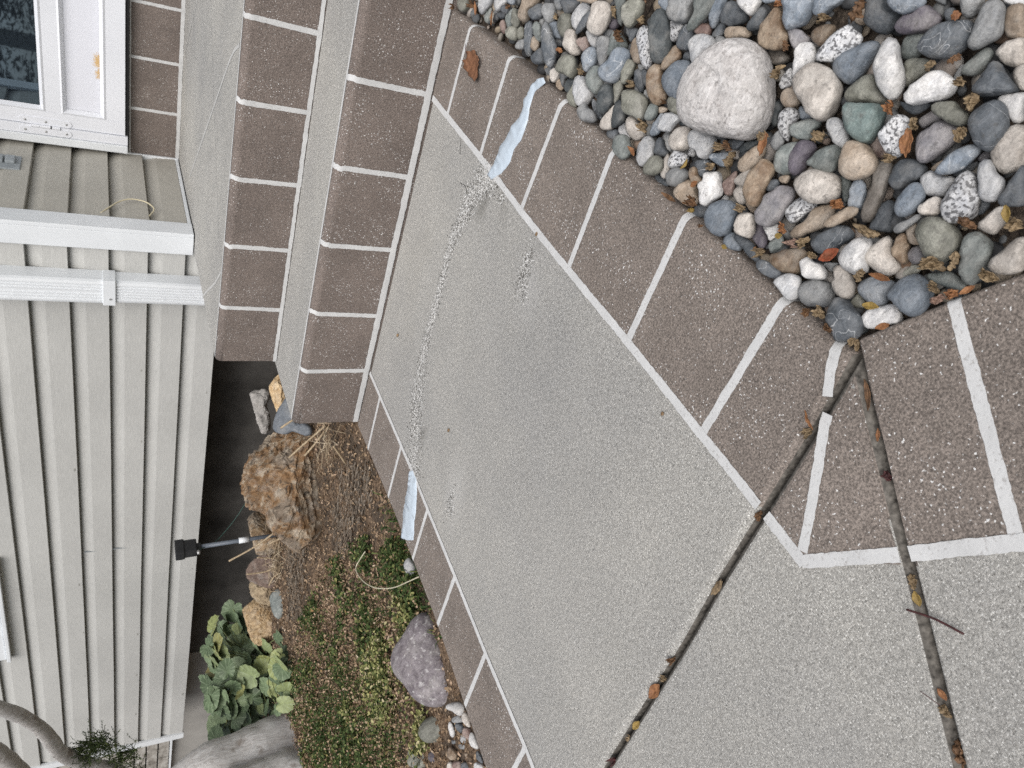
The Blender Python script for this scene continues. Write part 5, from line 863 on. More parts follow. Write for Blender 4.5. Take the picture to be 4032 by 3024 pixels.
floor_line([tuple(p)[:2] for p in curve_pts([(-1.06, 1.895, 0), (-1.16, 2.0, 0), (-1.27, 2.14, 0), (-1.345, 2.23, 0)])], .009)
floor_line([tuple(p)[:2] for p in curve_pts([(-.30, 2.75, 0), (-.492, 2.50, 0), (-.697, 2.30, 0), (-1.04, 1.955, 0)])], .003)
floor_line([tuple(p)[:2] for p in curve_pts([(-.5, 3.12, 0), (-.684, 2.917, 0), (-1.013, 2.624, 0), (-1.263, 2.379, 0)])], .002)
floor_line([tuple(p)[:2] for p in curve_pts([(-.45, 2.7, 0), (-.569, 2.846, 0), (-.825, 3.17, 0)])], .006)
keep(obj('floor_line', bm, m_plain('thin pale line', (.47, .47, .46), .7, .3, .15, 30)), steps)
# dark joint between lower step and walkway
structure(obj('step_joint', ([(-1.37, 1.570, -.012), (XR, 1.570, -.012), (XR, 1.59, -.012), (-1.37, 1.59, -.012)], [(0, 1, 2, 3)]), BEDM))
# ---------------------------------------------------------------- house
house = empty('house', (-2.6, 2.6, 0), 'house front with grey lap siding, white trim and storm door over steps', 'house')
def hpart(name, bm, m, par=None, sm=False):
    o = obj(name, bm, m, None, sm); keep(o, house)
    if par: o.parent = par; o.matrix_parent_inverse = house.matrix_parent_inverse @ par.matrix_parent_inverse.inverted() if False else Matrix.Identity(4); o.matrix_parent_inverse = Matrix.Identity(4); o.location = (0, 0, 0)
    return o
def siding(a, b, nrm, z0, h, n, seg=.25):
    """lap siding between ground points a, b; nrm = outward direction"""
    a, b, nrm = Vector((*a, 0)), Vector((*b, 0)), Vector((*nrm, 0)); bm = bmesh.new()
    prof = []
    for i in range(n):
        z = z0+i*h; prof += [(z, -.004), (z, .0185), (z+.0015, .0200), (z+h*.60, .0150), (z+h*.645, .0135), (z+h*.94, .0015), (z+h-.001, -.004)]
    k = max(2, int((b-a).length/seg))
    rows = []
    for z, o in prof:
        rows.append([bm.verts.new(a.lerp(b, i/k)+nrm*(o+.0016*fbm((a.lerp(b, i/k).x*1.0, z*3, a.y), 2.2, 2)*(1 if o > .01 else .2))+Vector((0, 0, z+.0012*fbm((a.lerp(b, i/k).x*.9, a.lerp(b, i/k).y, z), 1.6, 2)))) for i in range(k+1)])
    for A, B in zip(rows, rows[1:]):
        for i in range(k): bm.faces.new((A[i], A[i+1], B[i+1], B[i]))
    return bm
LAP = .1218
hpart('siding_wall', siding((-4.65, 2.56), (-1.30, 2.56), (0, -1), .267, LAP, 20), SIDX)
hpart('side_wall', siding((-1.300, 2.58), (-1.300, Y3), (1, 0), .379, .1243, 18), SIDY)
hpart('wall_core', boxes([(-4.645, -1.305, 2.566, 2.60, .268, 2.7), (-4.64, -4.60, 2.60, 3.2, .268, 2.7), (-1.36, -1.306, 2.6, 3.3, .30, 2.7), (-1.3, 1.5, 3.30, 3.4, .2, 2.7), (-.24, 1.5, 3.22, 3.30, .552, 2.7), (-1.3, -.24, 3.22, 3.30, 2.2, 2.7)]), FOUND)
hpart('added_soffit', boxes([(-5.2, 1.6, 2.52, 4.0, 2.72, 2.80)]), VINYL)  # out-of-view eave, added and sized to shade the walls below
# corner trim: an L of white aluminium
ct = hpart('corner_trim', boxes([(-1.356, -1.288, 2.531, 2.5445, .366, 2.7), (-1.2885, -1.2735, 2.531, 2.62, .3665, 2.7)], .0025), VINYL)
hpart('corner_trim', boxes([(-4.69, -4.640, 2.532, 2.5485, .262, 2.7), (-4.69, -4.676, 2.5485, 2.62, .262, 2.7)], .002), VINYL)
hpart('base_trim', boxes([(-1.2975, -1.281, 2.63, Y3-.003, .3665, .379)], .002), VINYL)
hpart('base_trim', boxes([(-1.303, -1.278, Y3-.014, Y3-.003, .366, .566), (-1.303, -1.262, Y3-.0135, Y3-.003, .5535, .5665)], .0015), VINYL)
# white downspout with ribs, coupling
bm = bmesh.new(); P = []
y0, y1_, x0, x1 = 2.470, 2.543, -1.533, -1.447
prof = [(x1, y1_), (x1, y0+.012), (x1-.004, y0+.003), (x1-.012, y0)]
for i in range(5):
    c = x1-.020-i*.0115; prof += [(c+.0042, y0), (c+.0018, y0+.0035), (c-.0018, y0+.0035), (c-.0042, y0)]
prof += [(x0+.010, y0), (x0+.003, y0+.003), (x0, y0+.012), (x0, y1_)]
def extr(prof, z0, z1, o=0):
    A = [bm.verts.new((x, y, z0)) for x, y in prof]; B_ = [bm.verts.new((x, y, z1)) for x, y in prof]; n = len(prof)
    for i in range(n): bm.faces.new((A[i], A[(i+1) % n], B_[(i+1) % n], B_[i]))
    bm.faces.new(A[::-1]); bm.faces.new(B_)
extr(prof, .02, .664); extr([(x+(.003 if x > -1.49 else -.003), y-(.003 if y < 2.5 else 0)) for x, y in prof], .651, 2.7)
bmesh.ops.recalc_face_normals(bm, faces=bm.faces[:])
ds = hpart('downspout', bm, VINYL)
hpart('strap', boxes([(x0-.006, x1+.006, y0-.0065, y1_, .613, .652)], .002), VINYL)
bm = bmesh.new(); bmesh.ops.create_cone(bm, cap_ends=True, segments=12, radius1=.0035, radius2=.0035, depth=.004, matrix=Matrix.Translation((-1.512, y0-.008, .630)) @ Matrix.Rotation(math.pi/2, 4, 'X'))
hpart('screw', bm, STEEL)
# seam where two siding lengths lap
hpart('panel_seam', boxes([(-2.9055, -2.904, 2.5445, 2.552, .267+LAP*2+.004, .267+LAP*4-.012)]), GREYP)
NAILM = m_plain('nail dent grey', (.33, .33, .31), .7, .3, .2, 90)
for x, z in NAILS:
    bm = bmesh.new(); bmesh.ops.create_uvsphere(bm, u_segments=14, v_segments=8, radius=1, matrix=Matrix.Translation((x, 2.5425, z)) @ Matrix.Diagonal((.013, .0022, .0065, 1)))
    hpart('nail_dent', bm, NAILM, None, True)
# foundation under the overhang; the stretch behind the bay is darker and mottled
hpart('foundation', boxes([(-9, -4.195, 2.785, 2.95, -.3, .31)]), FOUND)
hpart('dark_foundation', boxes([(-4.193, -1.365, 2.790, 2.95, -.3, .262)]), DARKV)
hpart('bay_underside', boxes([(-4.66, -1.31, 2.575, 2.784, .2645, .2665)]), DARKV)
# stone faced wall beyond the bay
SW = bpy.data.materials.new('stone veneer'); SW.use_nodes = True; _t = SW.node_tree; _b = _t.nodes['Principled BSDF']
_c = coords(_t, scale=(.5, 1, 1)); _f = nz(_t, _c, 26, 4, .6)
L(_t, ramp(_t, _f, [(.3, (.16, .145, .125)), (.5, (.34, .32, .29)), (.7, (.52, .51, .48))]), _b.inputs['Base Color']); _b.inputs['Roughness'].default_value = .8; bump(_t, _b, _f, .7, .006)
bm = bmesh.new(); i = 0
for j in range(14):
    z = .308+j*.0705; x = -4.69-(.1 if j % 2 else 0)
    while x > -7.5:
        w = random.uniform(.22, .4); box(bm, x-w+.006, x, 2.752+random.uniform(0, .008), 2.80, z+.004, z+.0665, bev=.003); x -= w
hpart('stone_wall', bm, SW)
hpart('stone_wall_backing', boxes([(-7.6, -4.68, 2.785, 2.84, .312, 1.3)]), BLACK)
hpart('base_trim', boxes([(-7.6, -4.69, 2.745, 2.784, .296, .308)]), VINYL)
# storm door: x -1.20 .. -.30
door = hpart('storm_door', boxes([(-1.199, -1.146, 3.200, 3.235, .565, 2.1), (-.36, -.305, 3.200, 3.235, .565, 2.1), (-1.146, -.36, 3.2005, 3.2345, .565, .632), (-1.146, -.36, 3.2005, 3.2345, .780, .832), (-1.146, -.36, 3.2005, 3.2345, 2.03, 2.1)], .0012), DOORM)
def molding(x0, x1, z0, z1, w, y, d):
    bm = bmesh.new()
    o = [(x0, z0), (x1, z0), (x1, z1), (x0, z1)]; i_ = [(x0+w, z0+w), (x1-w, z0+w), (x1-w, z1-w), (x0+w, z1-w)]
    O = [bm.verts.new((x, y, z)) for x, z in o]; M_ = [bm.verts.new((x+(.35*w if x == x0 else -.35*w), y-.003, z+(.35*w if z == z0 else -.35*w))) for x, z in o]; I = [bm.verts.new((x, y+d, z)) for x, z in i_]
    for A, B in ((O, M_), (M_, I)):
        for k in range(4): bm.faces.new((A[k], A[(k+1) % 4], B[(k+1) % 4], B[k]))
    bmesh.ops.recalc_face_normals(bm, faces=bm.faces[:]); return bm
def dpart(name, bm, m, sm=False): return hpart(name, bm, m, door, sm)
dpart('panel_molding', molding(-1.147, -.359, .631, .781, .019, 3.2, .014), DOORM)
dpart('glass_molding', molding(-1.147, -.359, .831, 2.031, .017, 3.2, .014), DOORM)
PANEL, _t, _b = mat('door panel white', .28, .5); _c = coords(_t)
def blob(cx, cz, rx, rz):
    mp = N(_t, 'ShaderNodeMapping'); mp.inputs['Location'].default_value = (-cx/rx, 0, -cz/rz); mp.inputs['Scale'].default_value = (1/rx, 0, 1/rz); L(_t, _c, mp.inputs[0])
    ln = N(_t, 'ShaderNodeVectorMath', _operation='LENGTH'); L(_t, mp.outputs[0], ln.inputs[0])
    ns = nz(_t, _c, 240, 4, .7); ad = N(_t, 'ShaderNodeMath', _operation='MULTIPLY_ADD'); L(_t, ns, ad.inputs[0]); ad.inputs[1].default_value = 1.1; L(_t, ln.outputs['Value'], ad.inputs[2]); return ad.outputs[0]
b1 = blob(-.932, .646, .075, .062); b2_ = blob(-.979, .645, .055, .045)
_col = (.74, .755, .82)
for b_ in (b1, b2_):
    _col = mix(_t, ramp(_t, b_, [(1.25, 0), (1.26, 0)] if False else [(0, 1), (.62, 1), (.70, 0)]) if False else ramp(_t, b_, [(.80, 1), (1.0, 0)]), _col, (.62, .42, .20))
    _col = mix(_t, ramp(_t, b_, [(.42, 1), (.62, 0)]), _col, (.23, .075, .015))
L(_t, _col, _b.inputs['Base Color'])
dpart('lower_panel', boxes([(-1.130, -.376, 3.2150, 3.222, .646, .768)], .0025), PANEL)
dpart('panel_gasket', boxes([(-1.134, -.372, 3.2165, 3.223, .642, .772)]), BLACK)
GLASS, _t, _b = mat('dark glass', .02, .5); _b.inputs['Base Color'].default_value = (.012, .016, .022, 1); _b.inputs['IOR'].default_value = 2.9; _b.inputs['Specular Tint'].default_value = (.62, .82, 1, 1)  # blue specular tint puts sky colour into the reflections
dpart('glass_pane', boxes([(-1.131, -.375, 3.2150, 3.222, .847, 2.015)]), GLASS)
dpart('glass_gasket', boxes([(-1.135, -.371, 3.2160, 3.223, .843, 2.019)]), BLACK)
# hinge: two rounded leaves, barrel, screws
def pill(x, z0, z1, w, y, t):
    bm = bmesh.new(); pts = [(x+w/2*math.cos(a), z1-w/2+w/2*math.sin(a)) for a in (math.pi*k/8 for k in range(9))]+[(x+w/2*math.cos(a), z0+w/2+w/2*math.sin(a)) for a in (math.pi+math.pi*k/8 for k in range(9))]
    A = [bm.verts.new((px, y, pz)) for px, pz in pts]; B_ = [bm.verts.new((px, y-t, pz)) for px, pz in pts]; n = len(pts)
    for i in range(n): bm.faces.new((A[i], A[(i+1) % n], B_[(i+1) % n], B_[i]))
    bm.faces.new(B_); bmesh.ops.recalc_face_normals(bm, faces=bm.faces[:]); return bm
hinge = dpart('hinge', pill(-1.186, .747, .918, .026, 3.2, .0025), DOORM)
def hp(name, bm, m): return hpart(name, bm, m, hinge)
hp('hinge_leaf', pill(-1.2205, .748, .916, .026, 3.1925, .0025), DOORM)
bm = tube([(-1.2035, 3.192, .786), (-1.2035, 3.192, .812)], .0058, 14); hp('barrel', bm, DOORM)
hp('barrel', tube([(-1.2035, 3.192, .813), (-1.2035, 3.192, .816)], .0052, 12), BLACK)
hp('barrel', tube([(-1.2035, 3.192, .817), (-1.2035, 3.192, .852)], .0058, 14), DOORM); hp('barrel', tube([(-1.2035, 3.192, .853), (-1.2035, 3.192, .880)], .0058, 14), DOORM)
for x, y in ((-1.186, 3.197), (-1.2205, 3.1895)):
    for z in (.765, .832, .898):
        bm = bmesh.new(); bmesh.ops.create_uvsphere(bm, u_segments=10, v_segments=6, radius=.0045, matrix=Matrix.Translation((x, y, z)) @ Matrix.Diagonal((1, .5, 1, 1))); hp('screw', bm, STEEL)
hpart('door_jamb', boxes([(-1.236, -1.2005, 3.1925, 3.235, .556, 2.14), (-.302, -.262, 3.1925, 3.235, .556, 2.14), (-1.2005, -.302, 3.194, 3.235, 2.104, 2.14)], .0012), DOORM)
hpart('brick_mould', boxes([(-1.268, -1.237, 3.186, 3.235, .556, 2.18)], .004), VINYL)
hpart('brick_mould', boxes([(-.262, -.225, 3.186, 3.235, .556, 2.18)], .004), VINYL)
hpart('gap_strip', boxes([(-1.236, -.262, 3.210, 3.2385, .5515, .5645)], .002), BLACK)  # black strip set in the gap below the door
# grey bell box on the side wall
bx = hpart('bell_box', boxes([(-1.2855, -1.278, 2.946, 3.063, .905, 1.12)], .002), GREYP)
for z in (.922, .958, 1.0, 1.04): hpart('button', boxes([(-1.2785, -1.266, 2.985, 3.040, z, z+.030)], .004), GREYP, bx)
wire = tube(curve_pts([(-1.283, 2.66, .655), (-1.277, 2.70, .627), (-1.272, 2.745, .594), (-1.268, 2.765, .557), (-1.270, 2.758, .512), (-1.276, 2.722, .485), (-1.281, 2.68, .497), (-1.284, 2.655, .515)]), .0024, 8)
hpart('loose_wire', wire, m_plain('cream wire', (.62, .56, .40), .5, .4, .1, 60), None, True)
# window above the bay siding
wn = hpart('window', boxes([(-3.575, -2.88, 2.520, 2.545, 1.078, 1.112), (-3.575, -3.535, 2.520, 2.545, 1.112, 1.9), (-2.92, -2.88, 2.520, 2.545, 1.112, 1.9)], .003), VINYL)
hpart('sill', boxes([(-3.590, -2.865, 2.512, 2.5455, 1.060, 1.0765)], .003), VINYL, wn)
hpart('pane', boxes([(-3.535, -2.92, 2.528, 2.534, 1.112, 1.9)]), GLASS, wn)
# ---------------------------------------------------------------- stones from traced outlines
def frame(n):
    n = Vector(n).normalized(); u = Vector((0, 1, 0)).cross(n).normalized(); v = n.cross(u); return Matrix((u, v, n)).transposed()
def rad(r, a):
    k = a/(2*math.pi)*len(r); i = int(k) % len(r); f = k-int(k)
    p0, p1, p2, p3 = r[i-1], r[i], r[(i+1) % len(r)], r[(i+2) % len(r)]
    return max(.2*p1, .5*((2*p1)+(p2-p0)*f+(2*p0-5*p1+4*p2-p3)*f*f+(3*p1-p0-3*p2+p3)*f**3))
def stone_mesh(r, th, seg, rings, es, eh, lump, ls, seed, facet=0):
    vs, fs = [], []
    tilt = [random.Random(seed).uniform(-.25, .25) for _ in range(2)]
    for j in range(rings+1):
        ph = -math.pi/2+math.pi*j/rings; s = abs(math.cos(ph))**es; h = math.copysign(abs(math.sin(ph))**eh, ph)
        if j in (0, rings): vs.append(Vector((0, 0, h*th))); continue
        for i in range(seg):
            a = 2*math.pi*i/seg; R_ = rad(r, a)*s; x, y = R_*math.cos(a), R_*math.sin(a)
            z = h*th*(1+(tilt[0]*x+tilt[1]*y)/max(r))
            vs.append(Vector((x, y, z)))
    sd_ = Vector((seed*3.1, seed*1.7, seed*.3)); o = []
    m_ = sum(r)/len(r)
    for v in vs:
        d = v.normalized() if v.length > 1e-9 else UP
        k = fbm(v/m_+sd_, ls, 4)
        if facet:
            q = (v/m_+sd_)*facet; c = noise.voronoi(q, distance_metric='DISTANCE')[0]; k = k*.5+(.45-c[0])*1.1
        w = 1-.75*(1-min(1, abs(v.z)/(th*.6)))     # keep the outline
        o.append(v+d*m_*lump*k*w)
    idx = lambda j, i: 0 if j == 0 else (1+(rings-1)*seg if j == rings else 1+(j-1)*seg+i % seg)
    for j in range(rings):
        for i in range(seg):
            q = [idx(j, i), idx(j, i+1), idx(j+1, i+1), idx(j+1, i)]; q = list(dict.fromkeys(q)); fs.append(q)
    return [tuple(v) for v in o], fs
for k, line in enumerate(PEB.strip().split('\n')):
    code, lv, c, n, th, r, lab = line.split('|')
    c = [float(x)/1e4 for x in c.split()]; n = [float(x)/1e3 for x in n.split()]; r = [float(x)/1e4 for x in r.split()]; th = float(th)/1e4
    ang = 'a' in lv or k % 4 == 1
    o = obj('stone' if 'g' in lv or code == 'n' and False else 'pebble', stone_mesh(r, th*(1.0 if not ang else .95), 32, 14, .72 if not ang else .55, .85 if not ang else .7, .095 if not ang else .18, 1.25 if not ang else 1.7, k+1, 0 if not ang else 1.5), STONE[code[0]], None, True)
    if n[2] < .5: n = [0, 0, 1]
    if lv.endswith('g') and c[1] > 1.9: c[2] += .014
    o.matrix_world = Matrix.Translation(c) @ frame(n).to_4x4()
    tag(o, lab, 'pebble', 'garden stones along the left edge' if 'g' in lv else 'river stones in the bed')
RL = dict(big_rust='big craggy rust brown rock at the end of the bottom step', back_orange='orange rock half hidden behind the bottom step', slab_blue='smooth blue grey slab stone wedged behind the big rust rock', grey_block='pale grey broken block in front of the dark foundation wall', second_rust='rough tan and rust rock behind the lamp pole', purple_brown='low purple brown rock under the dry straw', yellow_flat='flat yellowish rock beside the blue grey oval stone', tan_big='rounded tan rock beside the green leafy plant', boulder_purple='purple grey boulder tucked against the left edge of the walkway', boulder_pale='big pale rounded boulder sitting among the river stones')
def ico_stone(r, th, sub, es, eh, lump, ls, seed):
    b_ = bmesh.new(); bmesh.ops.create_icosphere(b_, subdivisions=sub, radius=1); m_ = sum(r)/len(r); sd_ = Vector((seed*3.1, seed*1.7, seed*.3))
    for v in b_.verts:
        x, y, z = v.co; c_ = math.hypot(x, y); a = math.atan2(y, x) % (2*math.pi); R_ = rad(r, a)*(c_**es if c_ > 1e-6 else 0)
        q = Vector((R_*math.cos(a), R_*math.sin(a), math.copysign(abs(z)**eh, z)*th)); d = q.normalized() if q.length > 1e-9 else UP
        v.co = q+d*m_*lump*fbm(q/m_+sd_, ls, 4)*(1-.75*(1-min(1, abs(q.z)/(th*.6))))
    vs = [tuple(v.co) for v in b_.verts]; fs = [[v.index for v in f.verts] for f in b_.faces]; b_.free(); return vs, fs
for k, (nm, (c, n, th, r, kind)) in enumerate(ROCK.items()):
    big = kind in ('rock', 'block'); es, eh, lump, ls, fc = {'rock': (.5, .7, .12, 1.2, 0), 'block': (.45, .6, .22, 1.5, 1.5), 'flat': (.45, .6, .06, 1.2, 0), 'smooth': (.68, .80, .035, .8, 0)}[kind]
    if nm == 'boulder_purple': th *= .9
    if kind == 'rock': r = [q*(1.12 if nm == 'big_rust' else 1.07) for q in r]
    o = obj('boulder' if kind == 'smooth' else 'rock', ico_stone(r, th, 6 if nm in ('big_rust', 'boulder_pale') else 5, es, eh, lump, ls, 50+k), ROCKM[nm], None, True)
    if nm == 'boulder_pale':
        LG = [(.0175, .024), (.0164, .0169), (.0151, .0054), (.0098, -.0031), (.0017, -.0044), (-.0024, -.011), (-.0013, -.0185)]
        for v in o.data.vertices:
            if v.co.z < th*.3: continue
            bd, bs = 9, 0
            for p, q in zip(LG, LG[1:]):
                p, q, w = Vector(p), Vector(q), Vector(v.co[:2]); e = q-p; t_ = max(0, min(1, (w-p).dot(e)/e.dot(e))); d_ = w-(p+e*t_)
                if d_.length < bd: bd = d_.length; bs = e.x*d_.y-e.y*d_.x
            k_ = 1 if bs < 0 else 0
            v.co.z -= .0032*k_*math.exp(-bd/.022)*min(1, bd/.0012)
        for v in o.data.vertices: v.co += v.co.normalized()*.0007*fbm(v.co, 220, 3)
    if big: 
        if kind == 'rock':
            rk_ = random.Random(70+k); sdir = Vector((rk_.uniform(-1, 1), rk_.uniform(-1, 1), rk_.uniform(-.4, .6))).normalized(); V_ = o.data.vertices
            for _ in range(18):
                d_ = Vector((rk_.gauss(0, 1), rk_.gauss(0, 1), rk_.gauss(.35, .7))).normalized(); hs_ = max(v.co.dot(d_) for v in V_); of = hs_*(rk_.uniform(.52, .86) if d_.z > .35 else rk_.uniform(.88, .97))
                for v in V_:
                    q = v.co.dot(d_)-of
                    if q > 0: v.co -= d_*q*.93
            sc_ = max(r)
            for v in V_:
                a_ = v.co.dot(sdir)/sc_*9+1.3*fbm(v.co/sc_, 2.2, 3); sw = a_-math.floor(a_); v.co += v.co.normalized()*sc_*(.060*(abs(sw-.3)-.3)+.060*(.3-abs(fbm(v.co/sc_, 2.6, 3)))+.024*(.3-abs(fbm(v.co/sc_, 11, 3)))+.010*fbm(v.co/sc_, 30, 2))
            o.data.polygons.foreach_set('use_smooth', [False]*len(o.data.polygons))
        else:
          for v in o.data.vertices: v.co += v.co.normalized()*(.020*(.35-abs(fbm(v.co, 17, 4)))+.012*(.3-abs(fbm(v.co, 60, 3)))+.004*fbm(v.co, 180, 3))*(1 if max(r) > .13 else .5)
    o.matrix_world = Matrix.Translation(c) @ frame(n).to_4x4()
    tag(o, RL[nm], 'boulder' if kind == 'smooth' else 'rock')
# fine gravel filling the gaps between the pebbles
ico = bmesh.new(); bmesh.ops.create_icosphere(ico, subdivisions=2, radius=1); IV = [v.co.copy() for v in ico.verts]; IF = [[v.index for v in f.verts] for f in ico.faces]; ico.free()
vs, fs = [], []
rg = random.Random(5)
for i in range(4200):
    x, y = rg.uniform(-.26, .45), rg.uniform(.12, 1.575)
    if y < .385-(x+.250)*.70 or x < at_y(RO, y)[0]+.006: continue
    s = rg.choice((.004, .005, .006, .008, .010, .012, .013)); b0 = len(vs); R_ = Matrix.Rotation(rg.uniform(0, 6.3), 3, 'Z') @ Matrix.Rotation(rg.gauss(0, .4), 3, 'X'); sc = Vector((1, rg.uniform(.6, .95), rg.uniform(.45, .7)))*s; o_ = Vector((rg.random()*50, 0, 0)); c = Vector((x, y, -.025+rg.uniform(-.004, .008)-s*.2))
    for p in IV: vs.append(tuple(R_ @ (Vector((p.x*sc.x, p.y*sc.y, p.z*sc.z))*(1+.22*noise.noise(p*1.3+o_)))+c))
    fs += [tuple(b0+q for q in t) for t in IF]
CI = cam.matrix_world.inverted()
def in_frame(p):
    q = CI @ Vector(p); return q.z < -.01 and abs(q.x/-q.z) < .74 and abs(q.y/-q.z) < .56
for i in range(2600):
    x, y = rg.uniform(-.25, 1.0), rg.uniform(-.15, 1.56)
    if y < .395-(x+.250)*.70 or x < at_y(RO, y)[0]+.015 or in_frame((x, y, 0)): continue
    s = rg.choice((.011, .014, .017, .020)); b0 = len(vs); R_ = Matrix.Rotation(rg.uniform(0, 6.3), 3, 'Z') @ Matrix.Rotation(rg.gauss(0, .4), 3, 'X'); sc = Vector((1, rg.uniform(.6, .95), rg.uniform(.45, .7)))*s; o_ = Vector((rg.random()*50, 0, 0)); c = Vector((x, y, -.018+rg.uniform(-.004, .010)))
    for p in IV: vs.append(tuple(R_ @ (Vector((p.x*sc.x, p.y*sc.y, p.z*sc.z))*(1+.2*noise.noise(p*1.3+o_)))+c))
    fs += [tuple(b0+q for q in t) for t in IF]
stuff(obj('gravel', (vs, fs), m_island('gravel grains', [(0, (.03, .030, .032)), (.4, (.10, .105, .11)), (.6, (.19, .19, .185)), (.75, (.27, .22, .16)), (.88, (.36, .34, .32)), (1, (.16, .09, .05))]), None, True))
# ---------------------------------------------------------------- dry leaves
LC = dict(orange=m_leaf('orange leaf', (.30, .145, .065), (.17, .075, .035)), tan=m_leaf('tan leaf', (.29, .215, .13), (.12, .085, .05)), brown=m_leaf('brown leaf', (.19, .105, .055), (.07, .04, .022)), yellow=m_leaf('yellow leaf', (.31, .215, .065), (.19, .13, .04)), pinkish=m_leaf('pinkish leaf', (.31, .21, .165), (.16, .10, .08)), red=m_leaf('red leaf', (.30, .075, .035), (.17, .06, .03)), darkred=m_leaf('dark red leaf', (.10, .035, .035), (.04, .02, .02)))
def leaf_mesh(kind, a, b, seed):
    rg = random.Random(seed); n, m_ = 18, 14; vs, fs = [], []
    curl = rg.uniform(.5, 1.3)*(1 if rg.random() < .7 else -1); lobes = rg.uniform(0, 6)
    for j in range(m_+1):
        for i in range(n+1):
            u, v = i/n*2-1, j/m_*2-1
            rr = max(abs(u), abs(v)); l = math.hypot(u, v) or 1; uu, vv = u*rr/l, v*rr/l; th = math.atan2(v, u)
            if kind == 'c': k = .85+.10*math.cos(3*th+lobes)+.08*math.cos(7*th+2*lobes)+.06*math.cos(11*th); z = .55*b*fbm((u*1.0+seed, v, 0), 1.9, 4)+.45*b*curl*(vv*vv)-.10*b*uu*uu; vv *= .8
            elif kind == 's': k = 1; vv *= (1-.55*abs(uu)**1.6); z = b*.30*abs(vv)*curl+.10*a*uu*uu+.08*b*fbm((u+seed, v, 0), 2, 3)
            else: k = .9+.10*math.cos(7*th+lobes); vv *= 1-.45*abs(uu)**2; z = .16*b*curl*vv*vv+.10*b*fbm((u+seed, v, 0), 2, 4)
            vs.append((uu*k*a/2, vv*k*b/2, z))
    for j in range(m_):
        for i in range(n):
            q = j*(n+1)+i; fs.append((q, q+1, q+n+2, q+n+1))
    return vs, fs
for k, line in enumerate(LEAF.strip().split('\n')):
    kd, c, a, b, th, col, cr, lab = line.split('|')
    c = [float(x)/1e4 for x in c.split()]; a = float(a)/1e4; b = float(b)/1e4; th = float(th)/100
    o = obj('dry_leaf', leaf_mesh(kd, a*.95, b, k+3), LC[col], None, True)
    md = o.modifiers.new('thickness', 'SOLIDIFY'); md.thickness = .0005
    rg = random.Random(k); o.rotation_euler = (rg.uniform(-.35, .35), rg.uniform(-.25, .25), th); o.location = (c[0], c[1], c[2]+(.004 if cr == '0' else -.001))
    if k == next((i for i, l_ in enumerate(LEAF.strip().split('\n')) if 'standing in the wide joint' in l_), -1): o.rotation_euler = (1.0, .2, th); o.location.z += .012
    tag(o, lab, 'leaf', 'dry leaves' if cr == '0' else 'leaves caught in the joints')
# big curled leaf on the walkway
bm = bmesh.new(); d = [Vector((x, y)) for x, y in MAPLE]; d2 = []
for p in dense([*d, d[0]], .004)[:-1]: d2.append(p+Vector((fbm((p.x, p.y, 1), 200, 2), fbm((p.x, p.y, 4), 200, 2)))*.0018)
cn = sum(d2, Vector((0, 0)))/len(d2); rows = []
for k in range(1, 9): rows.append([bm.verts.new((*(cn.lerp(p, k/8)), 0)) for p in d2])
ce = bm.verts.new((cn.x, cn.y, 0)); n = len(d2)
for i in range(n): bm.faces.new((ce, rows[0][i], rows[0][(i+1) % n]))
for A, B in zip(rows, rows[1:]):
    for i in range(n): bm.faces.new((A[i], B[i], B[(i+1) % n], A[(i+1) % n]))
for v in bm.verts:
    rr = (Vector(v.co[:2])-cn).length; v.co.z = .004+3.2*rr*rr+.006*fbm(v.co, 45, 3)
bmesh.ops.recalc_face_normals(bm, faces=bm.faces[:])
ml = obj('dry_leaf', bm, m_leaf('rust maple leaf', (.24, .118, .065), (.13, .06, .032)), None, True); ml.modifiers.new('thickness', 'SOLIDIFY').thickness = .0006
tag(ml, 'curled rusty brown leaf lying alone on the brown border by the steps', 'leaf')
keep_s = obj('leaf_stem', tube(curve_pts([(x, y, .005+.003*i) for i, (x, y) in enumerate(MAPLE_STEM)]), .0007, 6), LC['darkred'], ml, True)
tag(obj('twig', tube(curve_pts([(x, y, ZF+.006) for x, y in TWIG]), [.0011]*8+[.0011]*9, 6), LC['darkred'], None, True), 'short dark red twig lying across the second joint', 'twig')
tag(obj('dry_stalk', tube(curve_pts([(x, y, ZF+.004) for x, y in TWIG2]), .0004, 5), LC['darkred'], None, True), 'hair thin dark stalk lying by the second joint', 'twig')
